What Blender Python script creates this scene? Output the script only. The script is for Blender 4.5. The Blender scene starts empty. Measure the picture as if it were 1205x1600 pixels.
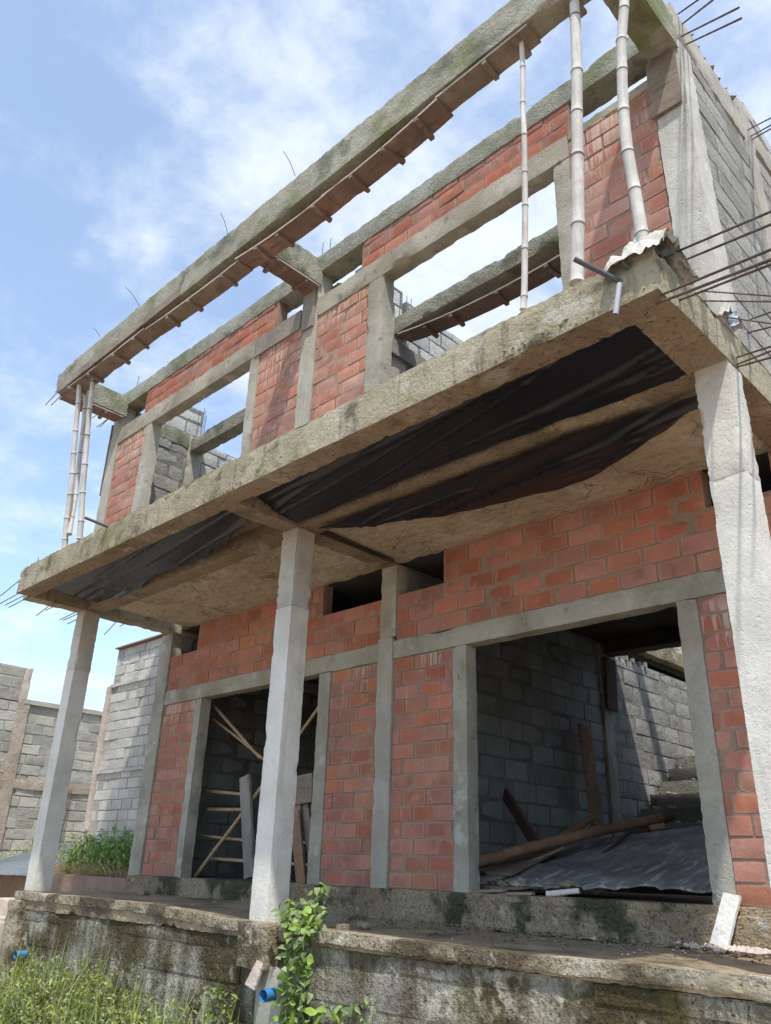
import bpy, math, random
from mathutils import Vector, Matrix, noise
random.seed(7)
D=bpy.data; sc=bpy.context.scene; COL=sc.collection
# ------------------------------------------------------------ camera
cam_d=D.cameras.new("camera"); cam=D.objects.new("camera",cam_d); COL.objects.link(cam)
cam_d.sensor_fit='HORIZONTAL'; cam_d.sensor_width=36; cam_d.lens=37.443
cam_d.clip_start=.05; cam_d.clip_end=2000
Rr=Vector((0.71702,0.69646,0.02885)); Ru=Vector((0.26473,-0.31036,0.91301)); Rf=Vector((-0.64483,0.64701,0.40691))
m=Matrix(((Rr.x,Ru.x,-Rf.x,0),(Rr.y,Ru.y,-Rf.y,0),(Rr.z,Ru.z,-Rf.z,0),(0,0,0,1)))
m.translation=Vector((1.4951,-5.2011,0.3349)); cam.matrix_world=m
sc.camera=cam
# ------------------------------------------------------------ world and sun
SUN=Vector((.36,-.31,1.0)).normalized()
elev=math.asin(SUN.z); azim=math.atan2(SUN.x,SUN.y)
w=D.worlds.new("World"); sc.world=w; w.use_nodes=True
nt=w.node_tree; nt.nodes.clear()
def N(nt,t,**k):
    n=nt.nodes.new(t)
    for a,b in k.items():
        if a=='inp':
            for i,v in b.items(): n.inputs[i].default_value=v
        else: setattr(n,a,b)
    return n
sky=N(nt,'ShaderNodeTexSky',sky_type='NISHITA',sun_disc=False,sun_elevation=elev,sun_rotation=azim,air_density=1.0,dust_density=.8,ozone_density=1.5)
tc=N(nt,'ShaderNodeTexCoord')
sep=N(nt,'ShaderNodeSeparateXYZ'); nt.links.new(tc.outputs['Generated'],sep.inputs[0])
zz=N(nt,'ShaderNodeMath',operation='MAXIMUM',inp={1:.02}); nt.links.new(sep.outputs[2],zz.inputs[0])
za=N(nt,'ShaderNodeMath',operation='ADD',inp={1:.22}); nt.links.new(zz.outputs[0],za.inputs[0])
dv=N(nt,'ShaderNodeVectorMath',operation='SCALE')
inv=N(nt,'ShaderNodeMath',operation='DIVIDE',inp={0:1.0}); nt.links.new(za.outputs[0],inv.inputs[1])
nt.links.new(tc.outputs['Generated'],dv.inputs[0]); nt.links.new(inv.outputs[0],dv.inputs['Scale'])
nz=N(nt,'ShaderNodeTexNoise',inp={'Scale':7.0,'Detail':10.0,'Roughness':.6,'Distortion':.15}); nt.links.new(dv.outputs[0],nz.inputs['Vector'])
nz2=N(nt,'ShaderNodeTexNoise',inp={'Scale':1.6,'Detail':4.0,'Roughness':.5}); nt.links.new(dv.outputs[0],nz2.inputs['Vector'])
def dotn(v,a,b):
    d=N(nt,'ShaderNodeVectorMath',operation='DOT_PRODUCT'); d.inputs[1].default_value=v; nt.links.new(tc.outputs['Generated'],d.inputs[0])
    mr=N(nt,'ShaderNodeMapRange',interpolation_type='SMOOTHSTEP',inp={'From Min':a,'From Max':b}); nt.links.new(d.outputs['Value'],mr.inputs['Value']); return mr.outputs[0]
def mth(op,a,b):
    n=N(nt,'ShaderNodeMath',operation=op)
    for i,x in enumerate((a,b)):
        if isinstance(x,(int,float)): n.inputs[i].default_value=x
        else: nt.links.new(x,n.inputs[i])
    return n.outputs[0]
w1=dotn((-.22,.56,.80),.78,.97)           # thick cloud field high on the right
w2=dotn((-.86,.45,.22),.80,.99)           # pale haze low on the left
cl=mth('ADD',mth('MULTIPLY',nz.outputs['Fac'],.85),mth('MULTIPLY',nz2.outputs['Fac'],.38))
cl=mth('ADD',cl,mth('MULTIPLY',w1,.22)); cl=mth('ADD',cl,mth('MULTIPLY',w2,.07))
mr=N(nt,'ShaderNodeMapRange',interpolation_type='SMOOTHSTEP',inp={'From Min':.60,'From Max':1.02,'To Min':.17,'To Max':.93}); nt.links.new(cl,mr.inputs['Value'])
mx=N(nt,'ShaderNodeMix',data_type='RGBA'); nt.links.new(mr.outputs[0],mx.inputs[0])
tint=N(nt,'ShaderNodeMix',data_type='RGBA',blend_type='MULTIPLY',inp={0:1.0}); tint.inputs[7].default_value=(1.10,1.17,1.17,1)
nt.links.new(sky.outputs[0],tint.inputs[6])
nt.links.new(tint.outputs[2],mx.inputs[6]); mx.inputs[7].default_value=(4.0,4.3,4.65,1)
bg=N(nt,'ShaderNodeBackground',inp={'Strength':.11}); nt.links.new(mx.outputs[2],bg.inputs[0])
wo=N(nt,'ShaderNodeOutputWorld'); nt.links.new(bg.outputs[0],wo.inputs[0])
sl=D.lights.new("sun",'SUN'); sl.energy=2.2; sl.angle=math.radians(1.2); sl.color=(1,.95,.87)
so=D.objects.new("sun",sl); COL.objects.link(so); so.rotation_euler=SUN.to_track_quat('Z','Y').to_euler(); so.location=(5,-5,20)
sc.view_settings.view_transform='Standard'; sc.view_settings.look='None'; sc.view_settings.exposure=1.22; sc.view_settings.gamma=1
# ------------------------------------------------------------ materials
def mat(name,base,dark=None,rough=.9,spots=(),bump=(.5,60,.01),nscale=2.0,grain=.25,spec=.25,brick=False,drip=None,rndamt=0,streak=None,streaks=(6,6,.6),pit=0,joint=None,cracks=0,metal=0,trans=0):
    M=D.materials.new(name); M.use_nodes=True; t=M.node_tree; b=t.nodes['Principled BSDF']
    b.inputs['Roughness'].default_value=rough; b.inputs['Specular IOR Level'].default_value=spec; b.inputs['Metallic'].default_value=metal
    co=N(t,'ShaderNodeTexCoord')
    def lk(a,c): t.links.new(a,c)
    def noi(scale,det=6,vec=None,r=.6):
        n=N(t,'ShaderNodeTexNoise',inp={'Scale':scale,'Detail':det,'Roughness':r}); lk(vec if vec else co.outputs['Object'],n.inputs['Vector']); return n.outputs['Fac']
    def rng(v,a,c,lo=0,hi=1):
        n=N(t,'ShaderNodeMapRange',interpolation_type='SMOOTHSTEP',inp={'From Min':a,'From Max':c,'To Min':lo,'To Max':hi}); lk(v,n.inputs['Value']); return n.outputs[0]
    def mix(f,a,c,bt='MIX'):
        n=N(t,'ShaderNodeMix',data_type='RGBA',blend_type=bt)
        for i,x in ((0,f),(6,a),(7,c)):
            if isinstance(x,tuple): n.inputs[i].default_value=(*x,1)
            elif isinstance(x,(int,float)): n.inputs[i].default_value=x
            else: lk(x,n.inputs[i])
        return n.outputs[2]
    def mul(a,c):
        n=N(t,'ShaderNodeMath',operation='MULTIPLY')
        for i,x in enumerate((a,c)):
            if isinstance(x,(int,float)): n.inputs[i].default_value=x
            else: lk(x,n.inputs[i])
        return n.outputs[0]
    c=mix(rng(noi(nscale),.3,.7),base,dark or tuple(x*.7 for x in base))
    at=N(t,'ShaderNodeAttribute',attribute_name='rnd'); sp=N(t,'ShaderNodeSeparateColor'); lk(at.outputs['Color'],sp.inputs[0])
    if rndamt:
        v=rng(sp.outputs[0],0,1,1-rndamt,1+rndamt)
        h=N(t,'ShaderNodeHueSaturation'); lk(v,h.inputs['Value']); lk(c,h.inputs['Color'])
        lk(rng(sp.outputs[1],0,1,.5-.006,.5+.006),h.inputs['Hue']); lk(rng(sp.outputs[2],0,1,1-rndamt,1+rndamt*.6),h.inputs['Saturation']); c=h.outputs[0]
    for (col,sc_,lo,hi,amt) in spots:
        c=mix(mul(rng(noi(sc_,7),lo,hi),amt),c,col)
    if streak:
        mp=N(t,'ShaderNodeMapping'); mp.inputs['Scale'].default_value=streaks; lk(co.outputs['Object'],mp.inputs[0])
        col,lo,hi,amt=streak
        c=mix(mul(rng(noi(1.6,6,mp.outputs[0]),lo,hi),amt),c,col)
    if cracks:
        vm=N(t,'ShaderNodeTexVoronoi',feature='DISTANCE_TO_EDGE',inp={'Scale':1.7}); nd=N(t,'ShaderNodeTexNoise',inp={'Scale':3.0,'Detail':5.0}); lk(co.outputs['Object'],nd.inputs['Vector'])
        va=N(t,'ShaderNodeVectorMath',operation='MULTIPLY_ADD'); lk(nd.outputs['Color'],va.inputs[0]); va.inputs[1].default_value=(.45,.45,.45); lk(co.outputs['Object'],va.inputs[2]); lk(va.outputs[0],vm.inputs['Vector'])
        c=mix(mul(mul(rng(vm.outputs['Distance'],.012,.0),cracks),rng(noi(1.1,2),.45,.55)),c,(.06,.045,.03))
    if brick:
        uv=N(t,'ShaderNodeUVMap',uv_map='UVMap'); s=N(t,'ShaderNodeSeparateXYZ'); lk(uv.outputs[0],s.inputs[0])
        def edge(o):
            a=N(t,'ShaderNodeMath',operation='SUBTRACT',inp={1:.5}); lk(o,a.inputs[0]); q=N(t,'ShaderNodeMath',operation='ABSOLUTE'); lk(a.outputs[0],q.inputs[0]); return q.outputs[0]
        mxn=N(t,'ShaderNodeMath',operation='MAXIMUM'); lk(edge(s.outputs[0]),mxn.inputs[0]); lk(edge(s.outputs[1]),mxn.inputs[1])
        ad=N(t,'ShaderNodeMath',operation='ADD'); lk(mxn.outputs[0],ad.inputs[0]); lk(mul(noi(14,5),.22),ad.inputs[1])
        c=mix(mul(rng(ad.outputs[0],.50,.64),brick[1]),c,brick[0])
    if drip:   # lime runs below a lintel: (z top, length, colour, amount)
        ztop,ln,col,amt=drip
        mp=N(t,'ShaderNodeMapping'); mp.inputs['Scale'].default_value=(62,62,.8); lk(co.outputs['Object'],mp.inputs[0])
        s=N(t,'ShaderNodeSeparateXYZ'); lk(co.outputs['Object'],s.inputs[0])
        g=rng(s.outputs[2],ztop-ln,ztop)
        thr=N(t,'ShaderNodeMath',operation='ADD'); lk(noi(1.0,3,mp.outputs[0]),thr.inputs[0]); lk(mul(g,.22),thr.inputs[1])
        c=mix(mul(mul(rng(thr.outputs[0],.64,.74),amt),rng(noi(1.7,2),.42,.6)),c,col)
    gr=noi(bump[1],3,None,.7)
    c=mix(1.0,c,N_ramp(t,gr,grain),'MULTIPLY')
    lk(c,b.inputs['Base Color'])
    bn=N(t,'ShaderNodeBump',inp={'Strength':bump[0],'Distance':bump[2]}); 
    h=N(t,'ShaderNodeMath',operation='ADD'); lk(gr,h.inputs[0]); lk(mul(noi(bump[1]*.22,5),1.6),h.inputs[1]); hh=h.outputs[0]
    if pit:
        vo=N(t,'ShaderNodeTexNoise',inp={'Scale':34.0,'Detail':1.0}); lk(co.outputs['Object'],vo.inputs['Vector'])
        pm=rng(vo.outputs['Fac'],.66,.74); h2=N(t,'ShaderNodeMath',operation='SUBTRACT'); lk(hh,h2.inputs[0]); lk(mul(pm,pit),h2.inputs[1]); hh=h2.outputs[0]
    lk(hh,bn.inputs['Height']); lk(bn.outputs[0],b.inputs['Normal'])
    if trans:
        b.inputs['Subsurface Weight'].default_value=0
        tr=N(t,'ShaderNodeBsdfTranslucent'); lk(c,tr.inputs[0]); ms=N(t,'ShaderNodeMixShader',inp={0:trans}); lk(b.outputs[0],ms.inputs[1]); lk(tr.outputs[0],ms.inputs[2]); lk(ms.outputs[0],t.nodes['Material Output'].inputs['Surface'])
    return M
def N_ramp(t,val,g):
    n=N(t,'ShaderNodeMapRange',inp={'From Min':.25,'From Max':.75,'To Min':1-g,'To Max':1+g*.6}); t.links.new(val,n.inputs['Value'])
    c=N(t,'ShaderNodeCombineXYZ')
    for i in range(3): t.links.new(n.outputs[0],c.inputs[i])
    return c.outputs[0]
DK=(.07,.06,.045)
M_conc=mat('pale_concrete',(.46,.43,.36),(.33,.305,.25),spots=[((.24,.22,.175),1.3,.52,.75,.45),((.18,.17,.14),3.5,.58,.8,.6),((.55,.55,.52),9,.6,.72,.4)],streak=((.2,.18,.14),.55,.8,.5),bump=(.35,55,.012),pit=2.5,grain=.13)
M_col=mat('column_concrete',(.60,.575,.51),(.43,.405,.345),spots=[((.24,.22,.175),1.3,.52,.75,.45),((.25,.24,.21),4.5,.6,.8,.45),((.7,.7,.67),9,.55,.72,.4)],streak=((.28,.26,.2),.58,.8,.4),bump=(.35,55,.012),pit=2.5,grain=.13)
M_colp=mat('pale_column_concrete',(.71,.685,.62),(.55,.525,.465),spots=[((.40,.37,.30),1.3,.55,.78,.4),((.25,.24,.21),4.5,.6,.8,.45),((.7,.7,.67),9,.55,.72,.4)],streak=((.28,.26,.2),.58,.8,.4),bump=(.35,55,.012),pit=2.5,grain=.13)
M_frame=mat('frame_concrete',(.42,.40,.335),(.28,.26,.205),spots=[((.20,.18,.135),1.6,.50,.68,.6),((.52,.50,.45),3.1,.56,.66,.6),((.12,.105,.08),7,.62,.70,.6),((.13,.12,.09),4,.58,.8,.5),((.42,.41,.37),12,.62,.75,.5)],bump=(.35,55,.012),pit=2.5,grain=.13)
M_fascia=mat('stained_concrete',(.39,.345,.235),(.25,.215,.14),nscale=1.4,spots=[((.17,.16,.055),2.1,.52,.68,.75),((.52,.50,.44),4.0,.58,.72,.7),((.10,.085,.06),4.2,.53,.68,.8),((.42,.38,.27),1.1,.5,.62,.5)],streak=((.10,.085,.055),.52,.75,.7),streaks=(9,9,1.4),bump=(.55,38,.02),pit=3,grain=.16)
M_green=mat('mossy_concrete',(.36,.34,.27),(.23,.22,.165),nscale=2.2,spots=[((.15,.17,.055),2.4,.50,.66,.75),((.38,.37,.33),7,.6,.74,.5),((.10,.10,.075),2.6,.54,.68,.75)],bump=(.55,38,.02),pit=3,grain=.16)
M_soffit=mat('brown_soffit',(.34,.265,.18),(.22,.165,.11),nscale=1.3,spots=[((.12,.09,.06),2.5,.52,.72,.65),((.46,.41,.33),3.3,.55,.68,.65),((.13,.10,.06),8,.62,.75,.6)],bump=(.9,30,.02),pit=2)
M_ceil=mat('ceiling_plaster',(.54,.465,.34),(.39,.32,.22),nscale=1.0,spots=[((.17,.125,.08),2.2,.54,.72,.7),((.56,.50,.39),1.6,.5,.7,.6),((.15,.11,.07),9,.64,.74,.6)],bump=(1.0,14,.035),cracks=.9)
M_mortar=mat('mortar',(.36,.25,.19),(.24,.155,.115),bump=(.6,80,.01))
RB=(.45,.185,.122);RB2=(.36,.142,.096)
EF=((.46,.30,.225),.6)
M_brick=mat('red_brick',RB,RB2,nscale=3.5,spots=[((.19,.10,.068),3.6,.52,.7,.6),((.50,.27,.19),8,.54,.70,.6),((.46,.40,.34),5,.66,.72,.55)],brick=EF,rndamt=.14,bump=(.35,90,.006),grain=.15)
M_brick_lo=mat('red_brick_limed',RB,RB2,nscale=3.5,spots=[((.21,.115,.08),3.4,.50,.7,.65),((.50,.30,.22),6,.54,.72,.6),((.46,.40,.34),4,.66,.72,.5)],brick=EF,rndamt=.13,drip=(2.12,.55,(.60,.50,.43),.7),bump=(.35,90,.006),grain=.15)
M_brick_up=mat('red_brick_washed',(.44,.21,.15),(.34,.15,.105),nscale=3.0,spots=[((.54,.36,.29),5,.5,.72,.6),((.22,.12,.085),3.5,.55,.75,.5)],brick=((.55,.37,.29),.5),rndamt=.13,drip=(5.32,.9,(.62,.50,.43),.6),bump=(.35,90,.006),grain=.15)
M_cmu=mat('grey_block',(.37,.355,.315),(.26,.25,.215),nscale=3,spots=[((.17,.17,.15),5,.58,.78,.5)],rndamt=.14,brick=((.42,.42,.40),.3),bump=(.8,55,.02),grain=.35)
M_cmu_in=mat('grey_block_inside',(.36,.37,.36),(.26,.27,.26),nscale=3,rndamt=.12,bump=(.7,55,.02),grain=.3)
M_cmu_pale=mat('pale_block',(.54,.52,.47),(.43,.41,.365),nscale=2.5,spots=[((.24,.23,.2),5,.6,.8,.5)],rndamt=.12,brick=((.55,.55,.53),.5),bump=(.6,50,.02),grain=.3)
M_cmu_tan=mat('tan_block',(.44,.415,.345),(.33,.31,.25),nscale=2.5,spots=[((.20,.18,.14),3,.58,.8,.5)],rndamt=.2,brick=((.42,.41,.36),.6),bump=(.6,50,.02),grain=.3)
M_mcmu=mat('grey_mortar',(.27,.265,.24),(.16,.155,.135),bump=(.8,60,.02))
M_ret=mat('wet_mossy_block',(.42,.40,.33),(.28,.25,.19),nscale=2.2,spots=[((.07,.052,.022),.9,.42,.54,.93),((.52,.49,.40),5.0,.56,.64,.8),((.12,.115,.03),2.6,.52,.68,.6)],streak=((.075,.055,.022),.46,.62,.75),streaks=(2.6,2.6,.5),rndamt=.25,bump=(1.0,45,.03),grain=.5,pit=2)
M_retm=mat('wet_mortar',(.20,.17,.12),(.08,.065,.04),bump=(1,50,.02))
M_plinth=mat('plinth_render',(.42,.335,.22),(.27,.205,.13),nscale=2.5,spots=[((.05,.06,.035),1.7,.50,.58,.9),((.55,.52,.45),5,.60,.68,.75),((.30,.15,.08),4,.62,.70,.5)],bump=(1.0,45,.03),grain=.4,pit=2)
M_terr=mat('wet_terrace',(.46,.36,.235),(.24,.18,.115),nscale=1.6,rough=.5,spots=[((.32,.28,.21),3.2,.58,.72,.6),((.04,.034,.028),2.0,.5,.66,.7)],bump=(1.0,50,.02),grain=.5)
M_cap=mat('weathered_cap',(.46,.41,.31),(.25,.20,.13),nscale=2.2,spots=[((.075,.055,.03),2.0,.5,.60,.85),((.58,.55,.47),5,.58,.7,.6)],bump=(1.0,40,.03),grain=.45,pit=3)
M_kerb=mat('reddish_kerb',(.36,.25,.19),(.24,.16,.115),nscale=3,bump=(.8,45,.02),grain=.3)
M_soil=mat('sandy_soil',(.46,.36,.28),(.33,.25,.18),nscale=.8,spots=[((.20,.16,.11),2,.55,.75,.6)],bump=(1,30,.03),grain=.35)
M_step=mat('pale_step_concrete',(.58,.49,.42),(.44,.36,.30),bump=(.6,40,.02))
M_tarp=mat('black_plastic',(.006,.007,.010),(.010,.011,.015),rough=.36,spec=.5,bump=(.15,5,.02),grain=.1)
M_timber=mat('weathered_timber',(.30,.24,.19),(.19,.145,.11),streak=((.10,.075,.055),.5,.7,.6),streaks=(3,3,22),bump=(.5,60,.006))
M_form=mat('formwork_timber',(.24,.165,.135),(.17,.115,.092),nscale=3,streak=((.11,.07,.055),.5,.7,.7),streaks=(2,24,24),spots=[((.40,.24,.17),2.2,.55,.66,.7),((.30,.27,.24),4,.6,.7,.6)],bump=(.5,60,.006))
M_formed=mat('board_edge',(.50,.44,.38),(.38,.32,.27),bump=(.5,60,.006))
M_greyplank=mat('grey_plank',(.33,.31,.27),(.22,.20,.17),streak=((.12,.11,.09),.5,.7,.7),streaks=(30,30,1.5),bump=(.7,60,.008))
M_whiteplank=mat('white_plank',(.74,.73,.68),(.58,.56,.5),spots=[((.38,.33,.27),6,.6,.75,.6)],bump=(.6,50,.01))
M_brownpole=mat('brown_pole',(.34,.20,.125),(.21,.125,.08),streak=((.12,.075,.05),.5,.7,.5),streaks=(2,12,12),bump=(.5,60,.008))
M_darkwood=mat('dark_wood',(.13,.07,.05),(.07,.04,.03),bump=(.5,60,.008))
M_bam=mat('bleached_bamboo',(.60,.57,.52),(.44,.41,.365),nscale=4,rough=.7,spots=[((.30,.27,.22),7,.58,.72,.5)],streak=((.33,.30,.26),.48,.70,.7),streaks=(40,40,2),bump=(.25,60,.004),grain=.1)
M_node=mat('bamboo_node',(.20,.18,.16),(.12,.11,.095),bump=(.3,80,.003))
M_bamy=mat('yellow_bamboo',(.47,.33,.19),(.36,.24,.14),nscale=6,rough=.6,bump=(.25,60,.004),grain=.12)
M_rebar=mat('rusty_rebar',(.17,.125,.105),(.11,.08,.068),rough=.75,metal=.3,bump=(.9,130,.004))
M_wire=mat('thin_wire',(.04,.038,.036),bump=(.3,50,.001))
M_pvcg=mat('grey_conduit',(.10,.105,.115),(.075,.08,.085),rough=.5,bump=(.1,60,.002),grain=.05)
M_pvcl=mat('light_conduit',(.42,.44,.47),(.36,.38,.41),rough=.5,bump=(.1,60,.002),grain=.05)
M_black=mat('conduit_bore',(.006,.006,.007),bump=(.1,60,.002))
M_blue=mat('blue_pvc',(.055,.23,.48),(.04,.17,.38),rough=.4,spec=.5,bump=(.1,40,.002),grain=.08,spots=[((.35,.5,.55),5,.6,.75,.4)])
M_sack=mat('cement_sack',(.60,.57,.50),(.40,.37,.31),nscale=6,spots=[((.25,.22,.17),8,.58,.72,.6)],bump=(.9,26,.02))
M_sackb=mat('blue_sack_scrap',(.36,.47,.62),(.50,.55,.60),nscale=8,bump=(.6,30,.01))
M_ply=mat('black_film_plywood',(.30,.285,.275),(.14,.132,.128),nscale=2,rough=.6,streak=((.52,.48,.44),.52,.66,.8),streaks=(9,2.0,5),spots=[((.26,.15,.12),3.5,.66,.74,.8)],bump=(.7,30,.012),grain=.4)
M_stone=mat('rubble_stone',(.36,.31,.235),(.23,.195,.14),bump=(.9,40,.02),rndamt=.3)
M_grit=mat('brown_grit',(.22,.175,.125),(.13,.10,.075),bump=(.9,40,.02),rndamt=.4)
M_darkceil=mat('dark_concrete',(.075,.065,.055),(.045,.04,.035),bump=(.6,30,.02))  # near-black base colour for the inner ceilings and downstand beams
M_gravel=mat('blue_grey_gravel',(.23,.26,.29),(.15,.17,.19),bump=(1,60,.03),rndamt=.3,grain=.5)
M_leaf=mat('fresh_leaf',(.30,.40,.12),(.17,.26,.065),nscale=6,rough=.55,rndamt=.35,bump=(.2,30,.003),trans=.35,grain=.1)
M_leafy=mat('yellow_green_leaf',(.36,.38,.12),(.20,.27,.07),nscale=3,rough=.6,rndamt=.4,bump=(.2,30,.003),trans=.35,grain=.1)
M_leafd=mat('bush_leaf',(.34,.50,.14),(.19,.33,.08),nscale=3,rough=.6,rndamt=.4,bump=(.2,30,.003),trans=.3,grain=.1)
M_straw=mat('dry_straw',(.50,.41,.20),(.34,.27,.13),nscale=4,rndamt=.3,bump=(.2,30,.003),trans=.2,grain=.1)
M_stem=mat('green_stem',(.20,.22,.08),(.13,.14,.05),bump=(.2,40,.003))
M_roof=mat('red_metal_edge',(.30,.15,.13),(.22,.11,.10),bump=(.3,40,.005))
M_mpale=mat('pale_mortar',(.44,.42,.365),(.30,.28,.24),bump=(.8,60,.02))
M_rust=mat('rust_brown_render',(.43,.37,.295),(.31,.24,.175),nscale=3,bump=(.6,40,.02))
# ------------------------------------------------------------ mesh helpers
class MB:
    def __init__(s): s.v=[];s.f=[];s.m=[];s.r=[];s.uv={}
    def add(s,vs,fs,mi=0,r=None,uvs=None):
        b=len(s.v); s.v+=vs
        r=r or (.5,.5,.5)
        for i,f in enumerate(fs):
            if uvs and uvs[i]: s.uv[len(s.f)]=uvs[i]
            s.f.append(tuple(b+k for k in f)); s.m.append(mi); s.r.append(r)
    def build(s,name,mats,parent=None,smooth=40):
        me=D.meshes.new(name); me.from_pydata([tuple(v) for v in s.v],[],s.f)
        for q in (mats if isinstance(mats,(list,tuple)) else [mats]): me.materials.append(q)
        me.polygons.foreach_set('material_index',s.m)
        a=me.attributes.new('rnd','FLOAT_COLOR','FACE'); a.data.foreach_set('color',[x for r in s.r for x in (*r,1)])
        u=me.uv_layers.new(name='UVMap')
        for fi,uv in s.uv.items():
            ls=me.polygons[fi].loop_start
            for k,q in enumerate(uv): u.data[ls+k].uv=q
        if smooth:
            me.polygons.foreach_set('use_smooth',[True]*len(me.polygons)); me.set_sharp_from_angle(angle=math.radians(smooth))
        me.update()
        o=D.objects.new(name,me); COL.objects.link(o)
        if parent: o.parent=parent
        return o
def tag(o,label=None,cat=None,group=None,kind=None):
    if label:o['label']=label
    if cat:o['category']=cat
    if group:o['group']=group
    if kind:o['kind']=kind
    return o
def thing(name,label,cat,loc=(0,0,0),group=None):
    o=D.objects.new(name,None); COL.objects.link(o); o.location=loc; o.empty_display_size=.2
    return tag(o,label,cat,group)
def rbox(mb,x0,x1,y0,y1,z0,z1,res=.06,amp=.004,chip=.012,mi=0,M=None,seed=0,bowl=None,freq=5):
    lo=(x0,y0,z0);hi=(x1,y1,z1)
    n=[max(1,min(220,int(round((hi[i]-lo[i])/res)))) for i in range(3)]
    idx={};vs=[];fs=[];sv=Vector((seed*3.7,seed*1.3,seed*7.1))
    def vert(i,j,k):
        key=(i,j,k)
        if key in idx:return idx[key]
        t=(i/n[0],j/n[1],k/n[2]); p=Vector([lo[a]+(hi[a]-lo[a])*t[a] for a in range(3)]); q=p+sv
        d=noise.noise_vector(q*freq)*amp*.5+noise.noise_vector(q*23)*amp*.6
        ext=[(0 if key[a]==0 else 1 if key[a]==n[a] else None) for a in range(3)]
        if sum(e is not None for e in ext)>=2:
            c=chip*(max(0,noise.noise(q*13))*.6+.06+max(0,noise.noise(q*4.3)-.42)*4.5+max(0,noise.noise(q*33))*.6)
            for a in range(3):
                if ext[a] is not None and hi[a]-lo[a]>3*chip: d[a]+= c if ext[a]==0 else -c
        p=p+d
        if bowl: p=bowl(p)
        if M is not None: p=M@p
        idx[key]=len(vs); vs.append(p); return idx[key]
    for a in range(3):
        b,c=(a+1)%3,(a+2)%3
        for e in (0,n[a]):
            for i in range(n[b]):
                for j in range(n[c]):
                    q=[]
                    for di,dj in ((0,0),(1,0),(1,1),(0,1)):
                        k=[0,0,0];k[a]=e;k[b]=i+di;k[c]=j+dj;q.append(vert(*k))
                    fs.append(q if e else q[::-1])
    mb.add(vs,fs,mi)
def rb(name,mats,parent,*a,under=False,**k):
    mb=MB(); rbox(mb,*a,**k)
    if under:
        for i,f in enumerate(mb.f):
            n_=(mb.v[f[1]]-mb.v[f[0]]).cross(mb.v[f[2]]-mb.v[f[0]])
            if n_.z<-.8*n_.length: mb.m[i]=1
    return mb.build(name,mats,parent)
def frame(p0,p1,up=Vector((0,0,1))):
    p0=Vector(p0);p1=Vector(p1);x=(p1-p0);L=x.length;x.normalize();y=Vector(up).cross(x)
    if y.length<1e-3: y=Vector((0,1,0)).cross(x)
    y.normalize();z=x.cross(y)
    M=Matrix(((x.x,y.x,z.x,p0.x),(x.y,y.y,z.y,p0.y),(x.z,y.z,z.z,p0.z),(0,0,0,1)));return M,L
def plank(mb,p0,p1,wd,th,up=(0,0,1),mi=0,amp=.003,chip=.004,seed=0,res=.05,taper=None,sag=0):
    M,L=frame(p0,p1,Vector(up))
    def bw(p):
        t=p.x/L
        return Vector((p.x,p.y*(1 if not taper else 1+(taper-1)*t),p.z-sag*4*t*(1-t)))
    rbox(mb,0,L,-wd/2,wd/2,-th/2,th/2,res=res,amp=amp,chip=chip,mi=mi,M=M,seed=seed,bowl=bw)
def tube(mb,pts,rad,seg=8,mi=0,cap=True,rnd=None):
    pts=[Vector(p) for p in pts]; rad=rad if isinstance(rad,(list,tuple)) else [rad]*len(pts)
    vs=[];fs=[];prev=None
    for i,p in enumerate(pts):
        t=(pts[min(i+1,len(pts)-1)]-pts[max(i-1,0)]).normalized()
        if prev is None:
            a=Vector((0,0,1)) if abs(t.z)<.9 else Vector((1,0,0)); x=t.cross(a).normalized()
        else: x=(prev-t*prev.dot(t)).normalized()
        prev=x;y=t.cross(x)
        for k in range(seg):
            an=2*math.pi*k/seg; vs.append(p+(x*math.cos(an)+y*math.sin(an))*rad[i])
    for i in range(len(pts)-1):
        for k in range(seg):
            a=i*seg+k;b=i*seg+(k+1)%seg; fs.append((a,b,b+seg,a+seg))
    if cap: fs.append(tuple(range(seg))[::-1]); fs.append(tuple((len(pts)-1)*seg+k for k in range(seg)))
    mb.add(vs,fs,mi,rnd)
def spline(pts,n):
    pts=[Vector(p) for p in pts]; out=[]
    for i in range(n+1):
        t=i/n*(len(pts)-1); k=min(int(t),len(pts)-2); f=t-k
        p0=pts[max(k-1,0)];p1=pts[k];p2=pts[k+1];p3=pts[min(k+2,len(pts)-1)]
        out.append(.5*((2*p1)+(p2-p0)*f+(2*p0-5*p1+4*p2-p3)*f*f+(3*p1-p0-3*p2+p3)*f**3))
    return out
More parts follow.
